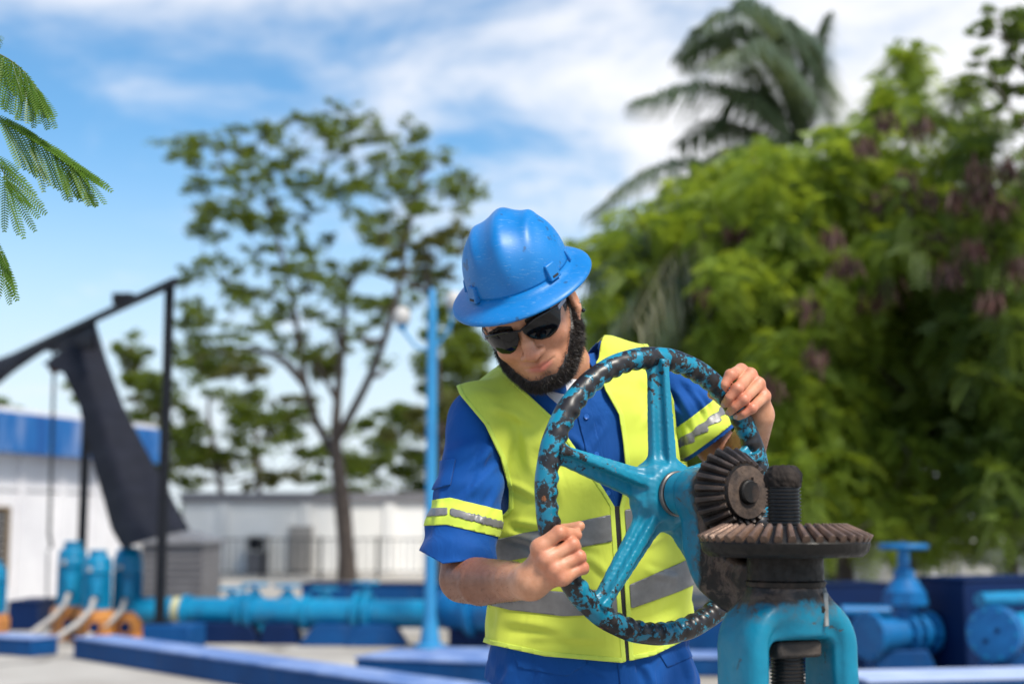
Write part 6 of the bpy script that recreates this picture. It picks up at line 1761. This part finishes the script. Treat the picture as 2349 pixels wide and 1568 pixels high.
# ---- coconut palm
def palm():
    Y = 19.5; rg = np.random.default_rng(8)
    b = D(1845, 420, Y); T = thing("coconut_palm", (b[0] + 0.3, Y, 0), "coconut palm with drooping fronds rising behind the feathery trees", "palm tree")
    hub = D(1838, 345, Y)
    MB().tube(smooth_path(np.array(((b[0] + 0.35, Y, -0.05), (b[0] + 0.3, Y, 1.8), (b[0] + 0.1, Y, 3.8), hub)), 6), np.linspace(0.20, 0.13, 19), 14).put("trunk", M_BARK2, T)
    spec = [  # control pixels, depth at the tip, leaflet length, dry
        ([(1835, 345), (1790, 130), (1700, 28), (1610, 60)], -1.0, 0.78, 0), ([(1830, 340), (1740, 170), (1640, 90), (1562, 128)], 0.6, 0.70, 0),
        ([(1830, 345), (1730, 255), (1600, 205), (1462, 232)], -0.8, 0.70, 0), ([(1825, 350), (1720, 300), (1640, 290), (1560, 330)], 1.2, 0.6, 0),
        ([(1840, 345), (1835, 200), (1800, 80), (1745, 22)], 0.8, 0.80, 0), ([(1843, 345), (1862, 230), (1875, 120), (1900, 36)], 0.3, 0.42, 0),
        ([(1840, 345), (1820, 180), (1770, 60), (1700, 10)], 1.8, 0.8, 0), ([(1838, 345), (1800, 220), (1720, 120), (1620, 150)], -1.6, 0.7, 0),
        ([(1820, 370), (1680, 392), (1520, 380), (1362, 486)], -1.2, 0.62, 0), ([(1815, 375), (1690, 420), (1560, 430), (1420, 540)], 0.2, 0.62, 0), ([(1845, 350), (1890, 310), (1930, 330), (1950, 420)], -0.6, 0.5, 0),
        ([(1830, 345), (1770, 250), (1700, 230), (1640, 290)], 0.0, 0.6, 0), ([(1846, 350), (1856, 420), (1850, 480), (1840, 540)], -1.4, 0.5, 1), ([(1835, 360), (1800, 420), (1770, 480), (1745, 560)], -1.4, 0.5, 1),
        ([(1835, 345), (1780, 180), (1700, 90), (1600, 100)], -0.4, 0.75, 0),
        ([(1830, 350), (1740, 330), (1650, 360), (1580, 440)], -1.0, 0.65, 0), ([(1842, 345), (1850, 230), (1835, 130), (1800, 60)], -0.5, 0.7, 0)]
    for (px_, dy, Ll, dry) in spec:
        P = smooth_path([D(x, y, Y + dy * k / 3) for k, (x, y) in enumerate(px_)], 14); n = len(P); V, F = [], []
        tg = np.gradient(P, axis=0); tg /= np.linalg.norm(tg, axis=1)[:, None]
        mb = MB().tube(P, np.linspace(0.035, 0.006, n), 6)
        m = 105
        for k in range(m):
            s = 0.10 + 0.90 * k / (m - 1); q = s * (n - 1); i = min(int(q), n - 2); f = q - i
            p = P[i] * (1 - f) + P[i + 1] * f; t = tg[i]
            sd = np.cross(t, (0, 0, 1)); sd /= np.linalg.norm(sd) + 1e-9
            L = 1.45 * Ll * (0.35 + 0.65 * math.sin(math.pi * min(1, 0.18 + 0.80 * s))) * rg.uniform(0.85, 1.1)
            for sg in (-1, 1):
                d0 = t * 0.55 + sd * sg * 0.75 + np.array((0, 0, 0.05)) + rg.normal(size=3) * 0.05; d0 /= np.linalg.norm(d0)
                d1 = d0 * 0.6 + np.array((0, 0, -0.95)) + rg.normal(size=3) * 0.06; d1 /= np.linalg.norm(d1)
                w = np.cross(d0, (0, 0, 1)); w = w / (np.linalg.norm(w) + 1e-9) * 0.015
                a = p; b_ = p + d0 * L * 0.4; c_ = b_ + d1 * L * 0.6; q0 = len(V)
                V += [a - w * 0.6, a + w * 0.6, b_ + w, b_ - w, c_]; F += [(q0, q0 + 1, q0 + 2, q0 + 3), (q0 + 3, q0 + 2, q0 + 4)]
        mb.add(V, F); o = link("frond", mesh_from("frond", mb.verts(), mb.F, False), M_PALMD if dry else M_PALM, T)
    # young palm in front with pale old fronds
    Y = 15.9; T2 = thing("young_palm", D(1760, 1000, Y) * np.array((1, 1, 0)), "young palm with pale drooping fronds just behind the hard hat", "palm tree")
    h2 = D(1745, 610, Y + 0.9); MB().tube([D(1760, 1000, Y + 0.9) * np.array((1, 1, 0)), D(1755, 800, Y + 0.9), h2], [0.12, 0.10, 0.07], 12).put("trunk", M_BARK2, T2)
    for (px_, dy, Ll, dry) in (([(1745, 610), (1660, 535), (1560, 560), (1450, 740)], -1.4, 0.75, 1), ([(1745, 610), (1640, 545), (1520, 590), (1400, 740)], -0.8, 0.8, 0), ([(1745, 610), (1620, 580), (1520, 660), (1450, 860)], -1.6, 0.8, 0), ([(1745, 610), (1650, 600), (1580, 700), (1540, 860)], -1.2, 0.7, 0), ([(1745, 610), (1640, 520), (1500, 530), (1370, 620)], -0.4, 0.7, 0)):
        P = smooth_path([D(x, y, Y + dy * k / 3) for k, (x, y) in enumerate(px_)], 12); n = len(P); V, F = [], []
        tg = np.gradient(P, axis=0); tg /= np.linalg.norm(tg, axis=1)[:, None]; mb = MB().tube(P, np.linspace(0.022, 0.005, n), 6)
        for k in range(34 if dry else 60):
            q = (0.08 + 0.92 * k / (33 if dry else 59)) * (n - 1); i = min(int(q), n - 2); f = q - i; p = P[i] * (1 - f) + P[i + 1] * f; t = tg[i]
            sd = np.cross(t, (0, 0, 1)); sd /= np.linalg.norm(sd) + 1e-9
            for sg in (-1, 1):
                d0 = t * 0.6 + sd * sg * 0.7 + rg.normal(size=3) * 0.06; d0 /= np.linalg.norm(d0); d1 = d0 * 0.4 + np.array((0, 0, -1.0)); d1 /= np.linalg.norm(d1)
                L = Ll * rg.uniform(0.8, 1.1); w = np.cross(d0, (0, 0, 1)); w = w / (np.linalg.norm(w) + 1e-9) * (0.011 if dry else 0.016); a = p; b_ = p + d0 * L * 0.35; c_ = b_ + d1 * L * 0.65; q0 = len(V)
                V += [a - w * 0.6, a + w * 0.6, b_ + w, b_ - w, c_]; F += [(q0, q0 + 1, q0 + 2, q0 + 3), (q0 + 3, q0 + 2, q0 + 4)]
        mb.add(V, F); link("frond", mesh_from("frond", mb.verts(), mb.F, False), M_PALMD if dry else M_PALM, T2)
palm()

# ---- leafy branch close by at the left: twice-feathered leaves on a tree just outside the frame
def near_branch():
    M_FERN = leaf_mat("fern_leaflet", (0.135, 0.250, 0.018), (0.070, 0.150, 0.012), 0.45, 0.45, 12)
    M_RACH = simple("green_leaf_stalk", (0.10, 0.13, 0.04), None, 0.6)
    Y = 2.80; rg = np.random.default_rng(2)
    def E(x, y, dy=0.0): return D((x / 2.178) / CR, (60 + y / 2.178) / CR, Y + dy)
    T = thing("flame_tree", (-1.75, 3.2, 0), "slender tree whose fine feathered leaves hang into the yard beside the worker", "tree")
    tk = [(-1.75, 3.2, 0), (-1.74, 3.2, 0.8), (-1.70, 3.18, 1.5), (-1.60, 3.15, 2.0)]
    MB().tube(smooth_path(np.array(tk), 6), np.linspace(0.06, 0.025, 19), 12).put("trunk", M_BARK2, T)
    # one pinna: leaflets in pairs along x, drooping a little
    def pinna_mesh(L, n, nm):
        V, F = [], []
        mb = MB().tube([(x, 0, -0.10 * x * x / L) for x in np.linspace(0, L, 7)], np.linspace(0.0009, 0.0004, 7), 4)
        for k in range(n):
            s = (k + 0.5) / n; x = s * L; z = -0.10 * x * x / L
            l = 0.0120 * (0.75 + 0.25 * math.sin(math.pi * s)) * (1 if s < 0.93 else 0.7); w = 0.0017
            for sg in (-1, 1):
                d = np.array((0.52, sg * 0.82, 0.10)); q = len(V); p = np.array((x, 0, z)); pr = np.array((-d[1], d[0], 0)) * 1.0
                V += [p - pr * w * 0.5, p + d * l * 0.5 - pr * w, p + d * l, p + d * l * 0.5 + pr * w, p + pr * w * 0.5]; F.append((q, q + 1, q + 2, q + 3, q + 4))
        mb.add(V, F); me = mesh_from(nm, mb.verts(), mb.F, False); me.materials.append(M_FERN); return me
    PM = [pinna_mesh(L, int(L / 0.0052), "pinna") for L in (0.05, 0.075, 0.10, 0.118)]
    def leaf(pix_, pin, start, seed):
        """pix_: rachis in crop pixels; pin: (position along the rachis, tip x, tip y) list"""
        r = np.random.default_rng(seed)
        P = smooth_path(np.array([E(x, y, dy) for x, y, dy in pix_]), 8)
        lf = MB().tube(P, np.linspace(0.0018, 0.0008, len(P)), 6).put("compound_leaf", M_RACH, T)
        for (s, tx, ty) in pin:
            q = s * (len(P) - 1); i = min(int(q), len(P) - 2); p = P[i] * (1 - q + i) + P[i + 1] * (q - i)
            tip = E(tx, ty, P[i][1] - Y + r.uniform(-0.03, 0.03)); d = tip - p; L = np.linalg.norm(d); d /= L
            k = int(np.argmin([abs(L - m) for m in (0.05, 0.075, 0.10, 0.118)]))
            sd = np.cross(d, np.array((r.normal() * 0.3, -1.0, r.normal() * 0.3 + 0.5))); sd /= np.linalg.norm(sd); up = np.cross(d, sd)
            if up[2] < 0: sd, up = -sd, -up
            sc = L / (0.05, 0.075, 0.10, 0.118)[k]
            o = link("pinna", PM[k], None, lf)
            o.matrix_basis = Matrix([[d[0] * sc, sd[0], up[0], p[0]], [d[1] * sc, sd[1], up[1], p[1]], [d[2] * sc, sd[2], up[2], p[2]], [0, 0, 0, 1]])
    # upper leaf
    A = [(-160, 120, 0), (-40, 150, 0), (60, 200, 0), (140, 270, 0), (205, 370, 0)]
    pinA = []
    for k in range(15):
        s = 0.25 + 0.75 * k / 14; pinA += [(s, 20 + 19 * k, 330 + 15 * k if k < 12 else 470 + 10 * (k - 9)), (s, -70 + 20 * k, 400 + 14 * k - (k > 9) * 12 * (k - 9))]
    pinA += [(1.0, 300, 494), (0.98, 298, 556), (0.95, 268, 580), (0.88, 195, 570)]
    leaf(A, pinA, 0, 1)
    Bq = [(-160, 440, 0.02), (-20, 500, 0.02), (60, 548, 0.02), (200, 630, 0.02), (330, 725, 0.02), (432, 800, 0.02)]
    pinB = []
    for k in range(17):
        s = 0.22 + 0.78 * k / 16; x0 = -60 + 500 * (s - 0.1); y0 = 470 + 350 * (s - 0.1)
        pinB += [(s, x0 + 190, y0 + 95), (s, x0 + 105 + 40 * s, y0 + 255 - 90 * max(0, s - 0.5))]
    pinB += [(1.0, 610, 900), (0.99, 578, 962), (0.97, 530, 990), (0.93, 478, 985), (0.88, 436, 968), (0.80, 376, 970), (0.75, 350, 950), (0.55, 240, 905)]
    leaf(Bq, pinB, 0, 2)
    Cq = [(-150, 640, -0.03), (-60, 700, -0.03), (0, 770, -0.03), (45, 870, -0.03)]
    pinC = [(1.0, 240, 1025), (0.97, 208, 1048), (0.97, 184, 1122), (0.95, 124, 1156), (0.93, 84, 1142), (0.85, 30, 1130), (0.8, 235, 985), (0.7, 200, 930), (0.6, 180, 880), (0.6, -20, 1090), (0.5, 130, 850), (0.5, -60, 1060), (0.4, 90, 790), (0.85, 150, 1000)]
    leaf(Cq, pinC, 0, 3)
    Dq = [(-140, 1080, 0.0), (-60, 1130, 0.0), (-15, 1200, 0.0), (10, 1290, 0.0)]
    pinD = [(1.0, 92, 1506), (0.98, 40, 1518), (0.95, -5, 1490), (0.85, 60, 1400), (0.8, 80, 1440), (0.7, 45, 1370), (0.6, 30, 1320), (0.9, 70, 1480)]
    leaf(Dq, pinD, 0, 4)
    leaf([(-160, 40, 0), (-60, 50, 0), (-20, 70, 0)], [(1.0, 22, 100), (0.9, 10, 80), (0.8, -10, 130)], 0, 5)
    for (x, y, dy, z) in ((-160, 120, 0, 3), (-160, 440, 0.02, 3), (-150, 640, -0.03, 2), (-140, 1080, 0, 2), (-160, 40, 0, 3)):
        e = E(x, y, dy); s = np.array(tk[z])
        MB().tube(smooth_path(np.array((s, (s + e) / 2 + np.array((0, 0, 0.03)), e)), 5), np.linspace(0.014, 0.0025, 11), 8).put("branch", M_BARK2, T)
near_branch()
